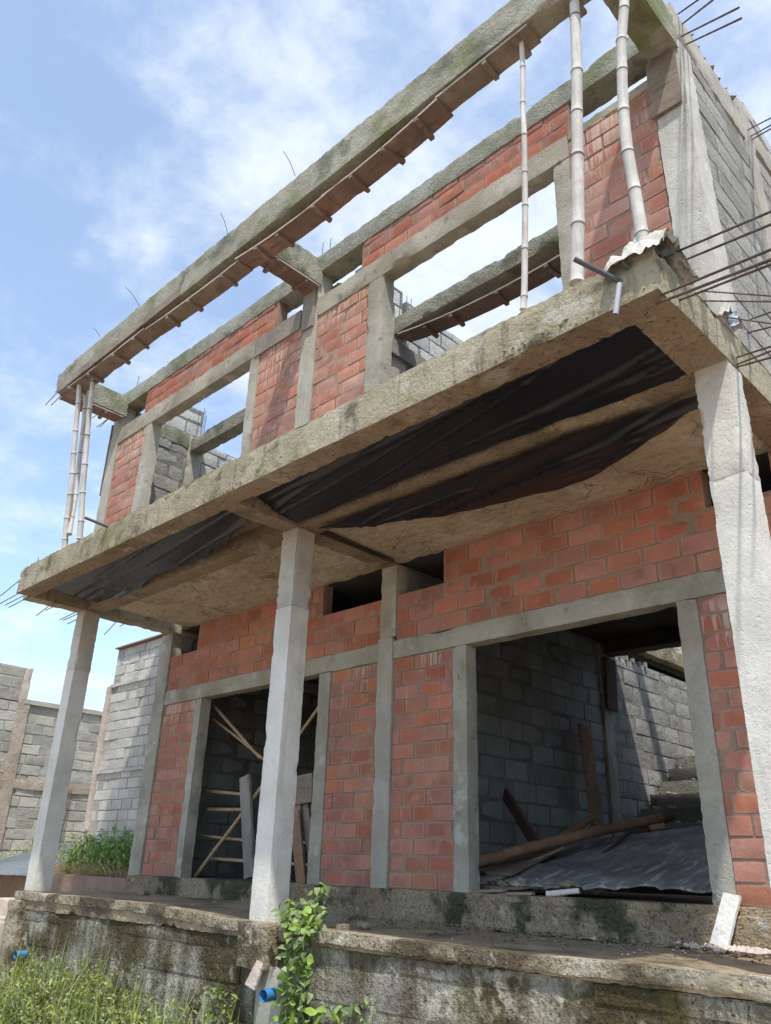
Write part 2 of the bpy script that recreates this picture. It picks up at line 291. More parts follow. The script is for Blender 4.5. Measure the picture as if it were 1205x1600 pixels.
def bamboo(name,pts,r,parent=None,mats=None,node=.33,wob=.006,seg=14,seed=0,taper=.85):
    mb=MB(); rs=random.Random(seed); base=spline(pts,60); L=sum((base[i+1]-base[i]).length for i in range(60))
    # arc positions
    cum=[0]
    for i in range(60): cum.append(cum[-1]+(base[i+1]-base[i]).length)
    def at(s):
        s=max(0,min(L,s))
        for i in range(60):
            if cum[i+1]>=s: return base[i].lerp(base[i+1],(s-cum[i])/max(1e-6,cum[i+1]-cum[i]))
        return base[-1]
    s=rs.uniform(.05,node); nodes=[]
    while s<L-.03: nodes.append(s); s+=node*rs.uniform(.8,1.25)
    P=[];R=[];knots=[0]+nodes+[L]
    off=Vector((0,0,0)); offs=[Vector((rs.uniform(-1,1),rs.uniform(-1,1),0))*wob for _ in knots]; offs[0]=offs[-1]=Vector((0,0,0))
    rings=[]
    for i in range(len(knots)-1):
        a,b=knots[i],knots[i+1]
        for f in (0.0,.035,.12,.5,.88,.965):
            q=a+(b-a)*f; rr=r*(1+(taper-1)*q/L); sh=1.09 if f in(0.,) else 1.0 if f in (.035,.965) else .94
            P.append(at(q)+offs[i].lerp(offs[i+1],f)); R.append(rr*sh)
    P.append(at(L)); R.append(r*taper)
    b0=len(mb.f); tube(mb,P,R,seg)
    for i in range(len(P)-1):
        if i%6==5 or (i%6==0 and False):
            for k in range(seg): mb.m[b0+i*seg+k]=1
    return mb.build(name,mats or [M_bam,M_node],parent,smooth=60)
def wall(mb,O,U,Nn,u0,u1,z0,z1,bw=.27,bh=.126,mj=.014,holes=(),th=.13,jit=.0045,off=0,top_step=None,backing=True,dep=.03,seed=1,skip=0,bevel=.004,fine=True):
    """running-bond masonry on the plane through O with direction U and outward normal Nn; material 0 unit, 1 mortar"""
    O=Vector(O);U=Vector(U);Nn=Vector(Nn);Z=Vector((0,0,1)); rs=random.Random(seed)
    row=0; z=z0
    while z<z1-.02:
        zt=min(z+bh,z1)
        st=u0-bw+(bw*.5 if (row+off)%2 else 0)+rs.uniform(-.02,.02)+bw*rs.choice([0,0,.15,-.1])
        u=st
        while u<u1:
            a=max(u,u0)+mj/2; b=min(u+bw,u1)-mj/2; u+=bw
            segs=[(a,b)]
            for (h0,h1,k0,k1) in holes:
                if z+bh*.5>k0 and z+bh*.5<k1:
                    ns=[]
                    for (p,q) in segs:
                        if q<=h0 or p>=h1: ns.append((p,q))
                        else:
                            if p<h0: ns.append((p,h0-.003))
                            if q>h1: ns.append((h1+.003,q))
                    segs=ns
            if top_step and z+bh*.5>top_step((a+b)/2): continue
            for (p,q) in segs:
                if q-p<.03 or rs.random()<skip: continue
                c=rs.uniform(-jit,jit); tilt=rs.uniform(-jit,jit)*.6
                zl=z+mj/2;zh=zt-mj/2
                if zh-zl<.02: continue
                def P(uu,zz_,d): return O+U*uu+Z*(zz_+rs.uniform(-1,1)*jit*.5)+Nn*d
                e=bevel
                f=[P(p+e,zl+e,c+tilt),P(q-e,zl+e,c-tilt),P(q-e,zh-e,c-tilt),P(p+e,zh-e,c+tilt)]
                m=[P(p,zl,c-e),P(q,zl,c-e),P(q,zh,c-e),P(p,zh,c-e)]
                if fine:
                    nu=max(2,int((q-p)/.05));nv=3;g=[];fs=[];fu=[];sd=rs.uniform(0,50)
                    for jj in range(nv+1):
                        for ii in range(nu+1):
                            ed=(ii in(0,nu))+(jj in(0,nv)); uu=p+(q-p)*ii/nu;vv_=zl+(zh-zl)*jj/nv
                            h=Vector((uu*18,vv_*18,sd)); n1=noise.noise(h);n2=noise.noise(h+Vector((9,3,1)))
                            cu=1 if ii==0 else -1 if ii==nu else 0; cv=1 if jj==0 else -1 if jj==nv else 0
                            k=e*(1.5 if ed==2 else 1)
                            g.append(O+U*(uu+cu*(k*.6+n1*e*1.1)+(0 if cu else n1*.001))+Z*(vv_+cv*(k*.5+n2*e*1.1))+Nn*(c+tilt*(1-2*ii/nu)+n1*e*.35-(e*.9 if ed else 0)))
                    nn=(nu+1)*(nv+1)
                    bd=[ii for ii in range(nu+1)]+[jj*(nu+1)+nu for jj in range(1,nv+1)]+[nv*(nu+1)+ii for ii in range(nu-1,-1,-1)]+[jj*(nu+1) for jj in range(nv-1,0,-1)]
                    bk=[g[i_]*1-Nn*(Nn.dot(g[i_]-O)+dep) for i_ in bd]
                    flip=U.cross(Z).dot(Nn)<0
                    for jj in range(nv):
                        for ii in range(nu):
                            a_=jj*(nu+1)+ii; t=(a_,a_+1,a_+nu+2,a_+nu+1); tu=[(ii/nu,jj/nv),((ii+1)/nu,jj/nv),((ii+1)/nu,(jj+1)/nv),(ii/nu,(jj+1)/nv)]
                            fs.append(t[::-1] if flip else t); fu.append(tu[::-1] if flip else tu)
                    for i_ in range(len(bd)):
                        j_=(i_+1)%len(bd); t=(nn+i_,nn+j_,bd[j_],bd[i_]); fs.append(t[::-1] if flip else t); fu.append(None)
                    mb.add(g+bk,fs,0,(rs.random(),rs.random(),rs.random()),fu); continue
                bk=[P(p,zl,-dep),P(q,zl,-dep),P(q,zh,-dep),P(p,zh,-dep)]
                fs=[(0,1,2,3)]+[(4+i,4+(i+1)%4,(i+1)%4,i) for i in range(4)]+[(8+i,8+(i+1)%4,4+(i+1)%4,4+i) for i in range(4)]
                if U.cross(Z).dot(Nn)<0: fs=[t[::-1] for t in fs]; fu=[(0,1),(1,1),(1,0),(0,0)]
                else: fu=[(0,0),(1,0),(1,1),(0,1)]
                mb.add(f+m+bk,fs,0,(rs.random(),rs.random(),rs.random()),[fu]+[None]*8)
        z+=bh;row+=1
    if backing:
        us=sorted({u0,u1,*[min(max(h[0],u0),u1) for h in holes],*[min(max(h[1],u0),u1) for h in holes]})
        zs=sorted({z0,z1,*[min(max(h[2],z0),z1) for h in holes],*[min(max(h[3],z0),z1) for h in holes]})
        for i in range(len(us)-1):
            for j in range(len(zs)-1):
                cu=(us[i]+us[i+1])/2;cz=(zs[j]+zs[j+1])/2
                if us[i+1]-us[i]<.01 or zs[j+1]-zs[j]<.01: continue
                if any(h[0]<cu<h[1] and h[2]<cz<h[3] for h in holes): continue
                zz1=zs[j+1]
                M=Matrix(((U.x,Nn.x,0,O.x),(U.y,Nn.y,0,O.y),(0,0,1,O.z),(0,0,0,1)))
                rbox(mb,us[i],us[i+1],-th,-.007,zs[j],zz1,res=.12,amp=.002,chip=0,mi=1,M=M)
X=(1,0,0);Y=(0,1,0);NY=(0,-1,0);NX=(-1,0,0)
# ============================================================ GROUND
def gh(x,y):
    h=-1.1
    if x<-7.6:
        t=min(1,max(0,(y+2.6)/2.4)); h=-1.1+.75*t
        if y>.12: h=.18
    elif y>.12: h=-.02 if y<9 else .1
    elif y>-1.2: h=-.35
    return h
def axis(c0,c1,step,far):
    a=[];v=c0
    while v<c1: a.append(v); v+=step
    a.append(c1); d=step; v=c1
    while v<far: d*=1.5; v+=d; a.append(v)
    d=step; v=c0
    while v>-far: d*=1.5; v-=d; a.insert(0,v)
    return a
xs=axis(-15,3,.14,300);ys=axis(-5,2,.14,300)
mb=MB();vs=[];
for x in xs:
    for y in ys:
        q=Vector((x,y,0)); vs.append(Vector((x,y,gh(x,y)+noise.noise(q*1.3)*.05+noise.noise(q*5)*.02)))
ny=len(ys); mb.add(vs,[(i*ny+j,(i+1)*ny+j,(i+1)*ny+j+1,i*ny+j+1) for i in range(len(xs)-1) for j in range(ny-1)])
tag(mb.build('ground',M_soil),kind='structure')
# terrace floor: concrete veranda slab with a broken front lip
def tz(p):
    p.z+= -.012-.02*math.exp(-((p.x+1.5)/1.3)**2)+(.05 if p.x<-5 else .05*max(0,(-p.x-3.9)/1.1)) if p.z>-.12 else 0
    return p
mb=MB(); rbox(mb,-7.55,1.9,-1.31,-.02,-.13,-.02,res=.045,amp=.007,chip=.015,bowl=tz,freq=4)
tag(mb.build('terrace_floor',M_terr),kind='structure')
mb=MB()
def lip(p):
    p=tz(p); p.y-=.012*max(0,noise.noise(Vector((p.x*3,0,p.z*4))))*2
    return p
rbox(mb,-7.56,1.9,-1.326,-1.20,-.085,-.012,res=.025,amp=.005,chip=.011,bowl=lip,freq=11)
tag(mb.build('terrace_edge',M_cap),kind='structure')
# loose grit on the terrace
mb=MB(); rs=random.Random(3)
def chunk(mb,p,s,r,mi=0,squash=.6):
    b=[Vector(q) for q in ((1,0,0),(-1,0,0),(0,1,0),(0,-1,0),(0,0,1),(0,0,-1))]
    b=[Vector(((q.x+r.uniform(-.3,.3))*s*r.uniform(.7,1.3),(q.y+r.uniform(-.3,.3))*s*r.uniform(.6,1.2),(q.z+r.uniform(-.2,.2))*s*squash))+Vector(p) for q in b]
    mb.add(b,[(0,2,4),(2,1,4),(1,3,4),(3,0,4),(2,0,5),(1,2,5),(3,1,5),(0,3,5)],mi,(r.random(),r.random(),r.random()))
for i in range(1700):
    x=rs.uniform(-7.3,.9); y=-.05-abs(rs.gauss(0,.45)); 
    if y<-1.28: continue
    chunk(mb,(x,y,-.02),rs.choice([.005,.006,.008,.01,.016]),rs)
tag(mb.build('grit',M_grit,smooth=0),kind='stuff')
# ============================================================ RETAINING WALL
rw=thing('retaining_wall','mossy wet concrete block wall holding up the veranda of the unfinished house','retaining wall',(-3,-1.3,-1.1))
def loc(o,parent):
    o.parent=parent; o.matrix_parent_inverse=Matrix.Translation(-parent.location); return o
mb=MB(); wall(mb,(0,-1.30,0),X,NY,-7.5,1.9,-1.25,-.13,bw=.43,bh=.205,mj=.014,jit=.005,th=.3,dep=.05,seed=5,bevel=.0045)
loc(mb.build('block_face',[M_ret,M_ret]),rw)
mb=MB(); wall(mb,(-7.5,0,0),Y,NX,-1.30,0,-1.25,-.15,bw=.43,bh=.205,mj=.02,jit=.008,th=.25,dep=.05,seed=6,bevel=.012)
loc(mb.build('end_face',[M_ret,M_ret]),rw)
loc(rb('rendered_corner',M_cap,None,-7.58,-7.28,-1.36,-1.05,-1.2,-.05,res=.05,amp=.012,chip=.03,seed=3),rw)
loc(rb('pier_patch',M_cap,None,-3.62,-3.28,-1.40,-1.22,-.30,-.03,res=.025,amp=.012,chip=.02,seed=4,freq=9),rw)
loc(rb('pier',M_conc,None,-3.42,-3.14,-1.355,-1.2,-1.2,-.28,res=.05,amp=.01,chip=.02,seed=9),rw)
loc(rb('ledge_patch',M_fascia,None,-.62,.9,-1.328,-1.2,-.125,-.035,res=.025,amp=.006,chip=.018,seed=14,bowl=lambda p:Vector((p.x,p.y+.03*max(0,1-(p.x+.62)/.35),p.z if p.z>-.08 else p.z+.05*max(0,1-(p.x+.62)/.5)))),rw)
# ============================================================ THE HOUSE
H=thing('unfinished_house','unfinished two storey house of red brick and grey concrete frame, roofless, with open doorways','house',(0,0,0))
def hp(name,mats,*a,parent=H,**k): return rb(name,mats,parent,*a,**k)
# veranda columns
for i,(x,zb) in enumerate(((-7.545,0.03),(-3.715,-.06),(0.0,-.03))):
    m_=MB(); rbox(m_,x,x+.20,-1.236,-1.045,zb,2.30,res=.03,amp=.0015,chip=.006,seed=i+20)
    rbox(m_,x+.002,x+.203,-1.240,-1.04,2.295,3.01,res=.025,amp=.005,chip=.018,seed=i+30,freq=9,mi=1)
    m_.build('column',[M_colp,M_col],H)
# plinth and inner pieces
hp('plinth',M_plinth,-7.66,1.9,-.035,.14,-.06,.195,res=.045,amp=.010,chip=.02,freq=7)
hp('sill_course',M_plinth,-2.7,-.55,-.075,0,-.05,.15,res=.04,amp=.014,chip=.03,freq=8,seed=4)
hp('inner_floor',M_terr,-7.5,.2,.14,8,-.05,.19,res=.3,amp=.01,chip=0)
T=.13
LZ=2.088; L2=2.256
hp('wall_column',M_frame,-7.66,-7.405,-.02,.14,.19,3.0,seed=2)
hp('wall_column',M_conc,-3.715,-3.525,-.02,.14,-.03,2.30,seed=3,chip=.014)
hp('wall_column',M_frame,-3.70,-3.50,-.015,.14,2.298,3.02,seed=8,chip=.02,amp=.008)
def panel(name,x0,x1,z0,z1,m,y=0.,holes=(),bw=.27,bh=.126,seed=1,th=T,**k):
    b=MB(); wall(b,(0,y,0),X,NY,x0,x1,z0,z1,bw=bw,bh=bh,holes=holes,seed=seed,th=th,**k); return b.build(name,[m,M_mortar],H,smooth=25)
panel('brick_pier',-7.40,-6.71,.195,LZ,M_brick_lo,seed=11)
panel('brick_pier',-4.37,-3.72,.195,LZ,M_brick_lo,seed=12)
panel('brick_pier',-3.522,-2.82,.195,LZ,M_brick_lo,seed=13)
panel('brick_pier',-.672,1.9,.195,LZ,M_brick_lo,seed=14)
def jamb(x0,x1,y,z0,z1,seed,th=T,name='opening_frame'): return hp(name,M_frame,x0,x1,y-.008,y+th,z0,z1,seed=seed,res=.04,chip=.012,amp=.005)
jamb(-6.712,-6.59,0,.18,LZ,1);jamb(-4.535,-4.368,0,.18,LZ,2);jamb(-2.822,-2.674,0,.18,LZ,3);jamb(-.815,-.668,0,.18,LZ,4)
hp('lintel',M_frame,-7.405,-3.715,-.012,T,LZ,L2,seed=5,res=.05,chip=.01)
hp('lintel',M_frame,-3.525,1.9,-.012,T,LZ,L2,seed=6,res=.05,chip=.01)
panel('brick_band',-7.405,-3.70,L2,3.045,M_brick,holes=[(-7.6,-6.84,2.69,3.2),(-4.56,-3.6,2.69,3.2)],bh=.147,bw=.29,seed=15)
panel('brick_band',-3.50,1.9,L2,3.045,M_brick,holes=[(-3.6,-2.93,2.69,3.2),(-.52,-.05,2.72,3.2)],bh=.147,bw=.29,seed=16)
# first floor slab and its beams
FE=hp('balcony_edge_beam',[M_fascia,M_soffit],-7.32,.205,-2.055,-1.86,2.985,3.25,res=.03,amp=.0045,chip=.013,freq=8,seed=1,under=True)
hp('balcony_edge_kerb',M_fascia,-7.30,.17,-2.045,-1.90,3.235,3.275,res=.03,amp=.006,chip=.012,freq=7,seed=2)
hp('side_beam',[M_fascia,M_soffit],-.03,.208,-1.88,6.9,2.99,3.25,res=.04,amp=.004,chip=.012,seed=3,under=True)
hp('side_beam',M_fascia,-7.53,-7.34,-1.90,6.9,2.99,3.22,res=.05,amp=.005,chip=.014,seed=4)
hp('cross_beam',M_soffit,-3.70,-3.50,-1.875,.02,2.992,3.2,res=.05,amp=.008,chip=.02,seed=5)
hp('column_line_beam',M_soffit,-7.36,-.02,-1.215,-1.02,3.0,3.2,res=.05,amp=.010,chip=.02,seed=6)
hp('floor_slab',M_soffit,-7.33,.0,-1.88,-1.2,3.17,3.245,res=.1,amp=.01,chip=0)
hp('rear_ceiling',M_ceil,-7.10,-3.68,-1.03,.05,3.02,3.23,res=.05,amp=.016,chip=.03,freq=3)
hp('rear_ceiling',M_ceil,-3.52,-.01,-1.03,.05,3.02,3.23,res=.05,amp=.016,chip=.03,freq=3,seed=3)
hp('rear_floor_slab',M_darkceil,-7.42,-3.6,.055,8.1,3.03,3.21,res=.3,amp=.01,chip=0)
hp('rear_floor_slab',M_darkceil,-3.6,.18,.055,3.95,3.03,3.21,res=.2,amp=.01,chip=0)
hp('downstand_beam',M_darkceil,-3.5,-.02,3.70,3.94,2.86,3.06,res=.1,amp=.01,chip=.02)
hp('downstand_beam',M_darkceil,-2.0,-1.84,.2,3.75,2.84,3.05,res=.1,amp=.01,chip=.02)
# ground floor inner walls
def blockwall(name,O,U,Nn,u0,u1,z0,z1,m=M_cmu_in,mm=M_mcmu,parent=H,bw=.40,bh=.20,seed=1,**k):
    b=MB(); wall(b,O,U,Nn,u0,u1,z0,z1,bw=bw,bh=bh,mj=.018,jit=.006,seed=seed,bevel=.0045,**k); return b.build(name,[m,mm],parent,smooth=25)
blockwall('inner_block_wall',(-3.5,0,0),Y,X,.14,3.62,.19,3.02,seed=2)
hp('inner_column',M_frame,-3.58,-3.47,3.62,3.82,.19,3.02,seed=7)
blockwall('stair_block_wall',(-3.5,0,0),Y,X,3.82,8.0,.19,2.92,m=M_cmu,seed=3)
hp('stair_wall_beam',M_fascia,-3.62,-3.45,4.35,8.0,3.10,3.36,amp=.012,chip=.03,res=.06)
blockwall('stair_upper_wall',(-3.5,0,0),Y,X,3.95,8.0,3.36,4.5,m=M_cmu_pale,seed=4)
blockwall('inner_block_wall',(-7.4,0,0),Y,X,.14,8,.19,3.02,seed=5)
blockwall('rear_block_wall',(0,7.9,0),X,NY,-7.4,-3.6,.19,3.02,seed=6)
blockwall('rear_block_wall',(0,7.95,0),X,NY,-3.5,.15,.19,4.4,m=M_cmu,seed=7)
blockwall('gable_block_wall',(0.02,0,0),Y,NX,.14,7.9,.19,3.0,seed=8)
b=MB()
for i in range(9):
    rbox(b,-3.47,-.6,3.15+.28*i,5.75,.19+.18*i,.19+.18*(i+1),res=.07,amp=.005,chip=.014,seed=i,freq=7)
b.build('stairs',M_mcmu,H)
hp('stair_landing',M_terr,-3.47,0,5.67,7.9,1.2,1.8,res=.15,amp=.02,chip=0)
# teeth of broken block on top of the stair wall
rs=random.Random(4)
for i in range(6): y=3.95+i*.17; rb('broken_block_edge',M_cmu,H,-3.55,-3.47,y,y+.05,2.90,2.90+rs.uniform(.05,.1),res=.03,amp=.008,chip=.01,seed=i)

# roof-level tie beam over the open stair well (it throws the narrow band of shade)
hp('tie_beam',M_green,-3.6,.1,3.62,3.78,5.75,5.95,res=.1,amp=.006,chip=.01)
# ---------------- upper storey
YU=-1.17
hp('upper_column',M_conc,-7.66,-7.44,YU-.012,-1.0,3.24,5.84,seed=41)
hp('upper_column',M_conc,-3.757,-3.548,YU-.012,-1.0,3.24,5.84,seed=42)
hp('upper_column',M_col,-.01,.195,YU-.014,-.97,3.24,5.80,seed=43)
hp('plaster_strip',M_col,.185,.212,-1.175,-.955,3.24,5.75,seed=44,res=.04,amp=.006,chip=.008)
def up(name,x0,x1,z0,z1,seed,**k): return panel(name,x0,x1,z0,z1,M_brick_up,y=YU,bw=.29,bh=.135,seed=seed,th=.12,**k)
LU=5.262;LU2=5.49
up('upper_brick_pier',-7.44,-6.745,3.25,LU,21);up('upper_brick_pier',-4.47,-3.757,3.25,LU,22);up('upper_brick_pier',-3.548,-2.82,3.25,LU,23);up('upper_brick_pier',-.70,-.01,3.25,5.45,24)
for x0,x1,s in ((-6.75,-6.60,51),(-4.61,-4.465,52),(-2.825,-2.63,53),(-.835,-.695,54)): jamb(x0,x1,YU,3.24,LU,s,th=.13)
hp('upper_lintel',M_frame,-7.44,-4.5,YU-.012,-1.04,LU,LU2,seed=55,chip=.015)
hp('upper_lintel',M_greyplank,-4.55,-3.80,YU-.02,-1.14,LU-.02,LU2-.02,seed=56,chip=.004)
hp('upper_lintel',M_frame,-4.5,-3.757,-1.138,-1.04,LU,LU2-.04,seed=58,chip=.015)
hp('upper_lintel',M_frame,-3.548,-.69,YU-.012,-1.04,LU,LU2,seed=57,chip=.018,amp=.006)
hp('upper_lintel',M_frame,-.69,-.01,YU-.004,-1.04,LU2-.06,LU2+.02,seed=59,chip=.018,amp=.006)
b1=panel('upper_brick_band',-6.87,-4.21,LU2,5.83,M_brick,y=YU,bw=.29,bh=.135,seed=25,th=.12)
b1=panel('upper_brick_band',-2.95,-.66,LU2,5.83,M_brick,y=YU,bw=.29,bh=.135,seed=26,th=.12)
def rough_top(p):
    if p.z>5.95: p.z+=.014*noise.noise(Vector((p.x*2.2,p.y*2,0)))+.010*noise.noise(Vector((p.x*11,p.y*5,0)))
    return p
hp('wall_plate_beam',M_green,-7.60,.15,YU-.01,-.96,5.82,6.04,res=.035,amp=.004,chip=.012,seed=60,bowl=rough_top)
hp('roof_edge_beam',M_green,-7.36,.02,-2.055,-1.87,5.62,5.955,res=.035,amp=.004,chip=.012,seed=61,bowl=rough_top)
hp('form_strip',M_timber,-7.365,-4.7,-2.066,-2.045,5.61,5.72,res=.08,amp=.002,chip=.004,seed=62)
hp('roof_cross_beam',M_green,-7.56,-7.355,-2.055,-1.16,5.64,5.93,res=.05,amp=.008,chip=.02,seed=63)
hp('roof_cross_beam',M_green,-3.70,-3.52,-1.88,-1.16,5.64,5.94,res=.045,amp=.008,chip=.02,seed=64)
hp('roof_cross_beam',M_green,.0,.215,-2.055,-1.16,5.62,5.97,res=.045,amp=.006,chip=.02,seed=65)
# interior beams and cross walls seen through the window openings
hp('inner_ring_beam',M_green,-7.38,-3.7,-.17,.02,5.54,5.74,res=.06,amp=.006,chip=.015,seed=66)
hp('inner_ring_beam',M_green,-3.48,.05,-.17,.02,5.58,5.78,res=.05,amp=.008,chip=.018,seed=67)
for xw,s in ((-7.4,70),(-3.5,74)):
    blockwall('cross_block_wall',(xw,0,0),Y,X,-1.03,-.18,3.25,5.60,m=M_cmu,seed=s)
    hp('cross_wall_column',M_conc,xw-.15,xw+.015,-.19,.04,3.24,5.80,seed=s+1,chip=.02)
    hp('cross_wall_beam',M_green,xw-.14,xw+.012,-1.0,-.16,5.58,5.80,seed=s+2,chip=.02)
    blockwall('cross_block_wall',(xw,0,0),Y,X,-.62,-.02,5.80,6.24,m=M_cmu_pale,seed=s+3,th=.15)
blockwall('cross_block_wall',(-3.5,0,0),Y,X,.04,1.9,3.25,6.15,m=M_cmu_pale,seed=81,top_step=lambda u:6.2 if u<1.2 else 5.9)
blockwall('cross_block_wall',(-7.4,0,0),Y,X,.04,1.5,3.25,5.75,m=M_cmu_pale,seed=82)
blockwall('rear_upper_wall',(0,1.6,0),X,NY,-7.4,-3.6,3.25,6.0,m=M_cmu_pale,seed=83,top_step=lambda u:6.0 if u<-6.1 else 5.2)
hp('brace_plank',M_greyplank,-3.49,-3.44,-.75,.9,5.30,5.48,res=.08,amp=.004,chip=.004,seed=5)
# right gable of the upper storey (faces +x)
blockwall('upper_gable_wall',(.197,0,0),Y,X,-.955,.06,3.25,5.80,m=M_cmu,seed=91,th=.15,bw=.42)
hp('gable_column',M_conc,.04,.215,.05,.27,3.24,6.3,seed=92,chip=.02)
hp('gable_ring_beam',M_conc,.03,.208,-1.17,.06,5.79,6.12,seed=93,chip=.03,amp=.01)
hp('gable_ring_beam',M_conc,.03,.22,.2,4.2,5.85,6.10,seed=96,chip=.03,amp=.01)
blockwall('upper_gable_wall',(.197,0,0),Y,X,.27,4.2,3.25,5.85,m=M_cmu,seed=94,th=.15,bw=.42)
blockwall('upper_gable_wall',(.19,0,0),Y,X,.30,4.2,6.10,6.45,m=M_cmu_pale,seed=95,th=.15,bw=.42)
hp('side_upstand',M_conc,.09,.215,-1.6,1.9,3.24,3.33,res=.05,amp=.012,chip=.02,seed=97)
b=MB();rs=random.Random(8)
for i in range(10): b=MB(); chunk(b,(.17,-1.05+i*.12,6.12),rs.uniform(.03,.06),rs); b.build('broken_concrete',M_stone,H,smooth=0)
b=MB()
for i in range(90): chunk(b,(rs.gauss(-.45,.22) if i<60 else rs.gauss(-3.2,.3),-2.052,3.0+abs(rs.gauss(0,.03))),rs.uniform(.006,.018),rs)
for i in range(60): chunk(b,(rs.gauss(-2.9,.35),-1.10,6.05+rs.uniform(-.01,.02)),rs.uniform(.01,.025),rs)
tag(b.build('exposed_aggregate',M_stone,H,smooth=0),kind='stuff')
# ---------------- reinforcement bars (each its own part)
def bar(p0,p1,r=.007,sag=0,par=H):
    b=MB();p0=Vector(p0);p1=Vector(p1);n=14;P=[p0.lerp(p1,i/n)-Vector((0,0,sag*(i/n)**2)) for i in range(n+1)]
    tube(b,P,[r*.8*(1+.12*(i%2)) for i in range(n+1)],7); return b.build('rebar',M_rebar,par,smooth=60)
BR=[((0.15, -1.81, 3.37),(0.8, -2.2, 2.98),.0075),((0.15, -1.59, 3.48),(0.8, -2.24, 2.88),.0075),((0.15, -1.97, 3.01),(0.8, -2.32, 2.69),.008),
((0.15, -1.97, 2.97),(0.8, -2.36, 2.61),.009),((0.15, -1.76, 3.1),(0.8, -2.37, 2.58),.007),((0.2, -1.43, 3.35),(0.75, -2.27, 2.51),.005),((0.2, -1.5, 3.24),(0.75, -2.29, 2.47),.005),
((0.2, -1.31, 3.25),(0.7, -2.16, 2.46),.005),((0.2, -0.73, 3.55),(0.55, -1.54, 2.96),.006),((0.2, -0.79, 3.42),(0.55, -1.59, 2.84),.006),((0.19, -1.06, 3.1),(0.6, -1.85, 2.56),.006),((0.19, -1.08, 3.04),(0.6, -1.86, 2.53),.006),((0.19, -1.07, 3.03),(0.6, -1.87, 2.49),.006),
((0.2, -1.01, 6.16),(0.62, -1.86, 4.98),.007),((0.2, -0.96, 6.1),(0.72, -2.08, 4.6),.007),((0.2, -1.04, 5.88),(0.85, -2.19, 4.28),.007),((0.2, -0.95, 5.89),(0.85, -2.19, 4.2),.007),
((0.2, 0.19, 6),(0.6, -0.78, 4.97),.006),((0.2, 0.24, 5.97),(0.6, -0.82, 4.87),.006),((0.2, 0.27, 5.96),(0.6, -0.85, 4.81),.006)]
for p,q,r in BR: bar(p,q,r)
for a,c in (((-7.3, -2.04, 3.15),(-7.62, -2.11, 3)),((-7.28, -2.04, 2.98),(-7.6, -2.1, 2.91)),((-7.28, -1.98, 2.97),(-7.6, -2.04, 2.91)),((-7.28, -1.92, 2.97),(-7.6, -2, 2.89)),((-7.5, -1.58, 3.01),(-7.7, -1.64, 2.9)),((-7.5, -1.52, 3.01),(-7.65, -1.57, 2.97)),
  ((-7.5, -1.25, 3.01),(-7.8, -1.32, 2.94)),((-7.5, -1.24, 2.98),(-7.75, -1.3, 2.93)),((-7.5, -1.23, 2.92),(-7.75, -1.24, 2.9)),((-7.5, -0.74, 3.01),(-7.75, -0.76, 2.87)),((-7.5, -0.64, 3),(-7.62, -0.64, 2.98)),
  ((-7.4, -2.03, 5.7),(-7.7, -2.08, 5.53)),((-7.4, -1.96, 5.7),(-7.7, -2.01, 5.56)),((-7.4, -2.02, 5.73),(-7.55, -2.05, 5.67)),((-7.6, -1.32, 5.8),(-7.85, -1.41, 5.7)),((-7.6, -1.26, 5.7),(-7.85, -1.32, 5.6)),((-7.6, -1.28, 5.67),(-7.8, -1.3, 5.59))): bar(a,c,.006)
for x,y,z,h in ((-3.62,-1.12,6.0,.28),(-3.56,-1.07,6.0,.33),(-3.66,-1.05,6.0,.22),(-7.36,-1.1,6.0,.3),(-7.4,-1.04,6.0,.22),(-7.36,-.12,5.7,.5),(-7.30,-.06,5.7,.5),(-7.27,-.1,5.7,.52),(-7.33,-.02,5.7,.45),(-3.45,-.12,5.7,.45),(-3.42,-.05,5.7,.42),(-3.4,0,5.7,.4),(.1,-1.1,5.95,.2)):
    bar((x,y,z),(x+.01,y,z+h),.0045)
for a,c in (((-3.06, -1.95, 6.16),(-3.3, -1.95, 6.66)),((-4.1, -1.95, 6.1),(-4.31, -1.95, 6.54)),((-5.83, -1.95, 6.15),(-6.32, -1.95, 6.7)),((-6.77, -1.95, 6.18),(-7.03, -1.95, 6.44)),((-7.06, -2, 3.29),(-7.06, -2, 3.36))):
    b=MB(); tube(b,spline([a,(Vector(a)+Vector(c))/2+Vector((.01,0,.01)),c],6),.0032,5); b.build('tie_wire',M_wire,H)
# ---------------- flush conduits
def conduit(label,pts,r,m):
    b=MB(); P=spline(pts,10) if len(pts)>2 else [Vector(p) for p in pts]; tube(b,P,r,14,cap=False)
    d=(P[-1]-P[-2]).normalized(); tube(b,[P[-1]-d*.02,P[-1]-d*.018],r*.98,14,mi=1); tube(b,[P[0],P[0]+(P[1]-P[0])*.02],r*.9,14,mi=1)
    o=b.build('conduit',[m,M_black],None,smooth=60); return tag(o,label,'conduit',None)
conduit('long dark grey conduit stub jutting out from the balcony corner',[(0.02, -2.04, 3.13),(-0.13, -2.25, 3.24)],.014,M_pvcg)
conduit('short bent dark conduit stub at the sack on the balcony corner',[(0.05, -1.98, 3.16),(0.07, -2.02, 3.18),(0.05, -2.1, 3.21)],.013,M_pvcg)
conduit('light grey conduit stub hanging down in front of the balcony corner',[(0.02, -2.08, 3.1),(-0.01, -2.1, 2.91)],.014,M_pvcl)
conduit('dark conduit stub jutting from the left end of the balcony edge',[(-5.37, -2.03, 3.24),(-5.47, -2.25, 3.3)],.014,M_pvcg)
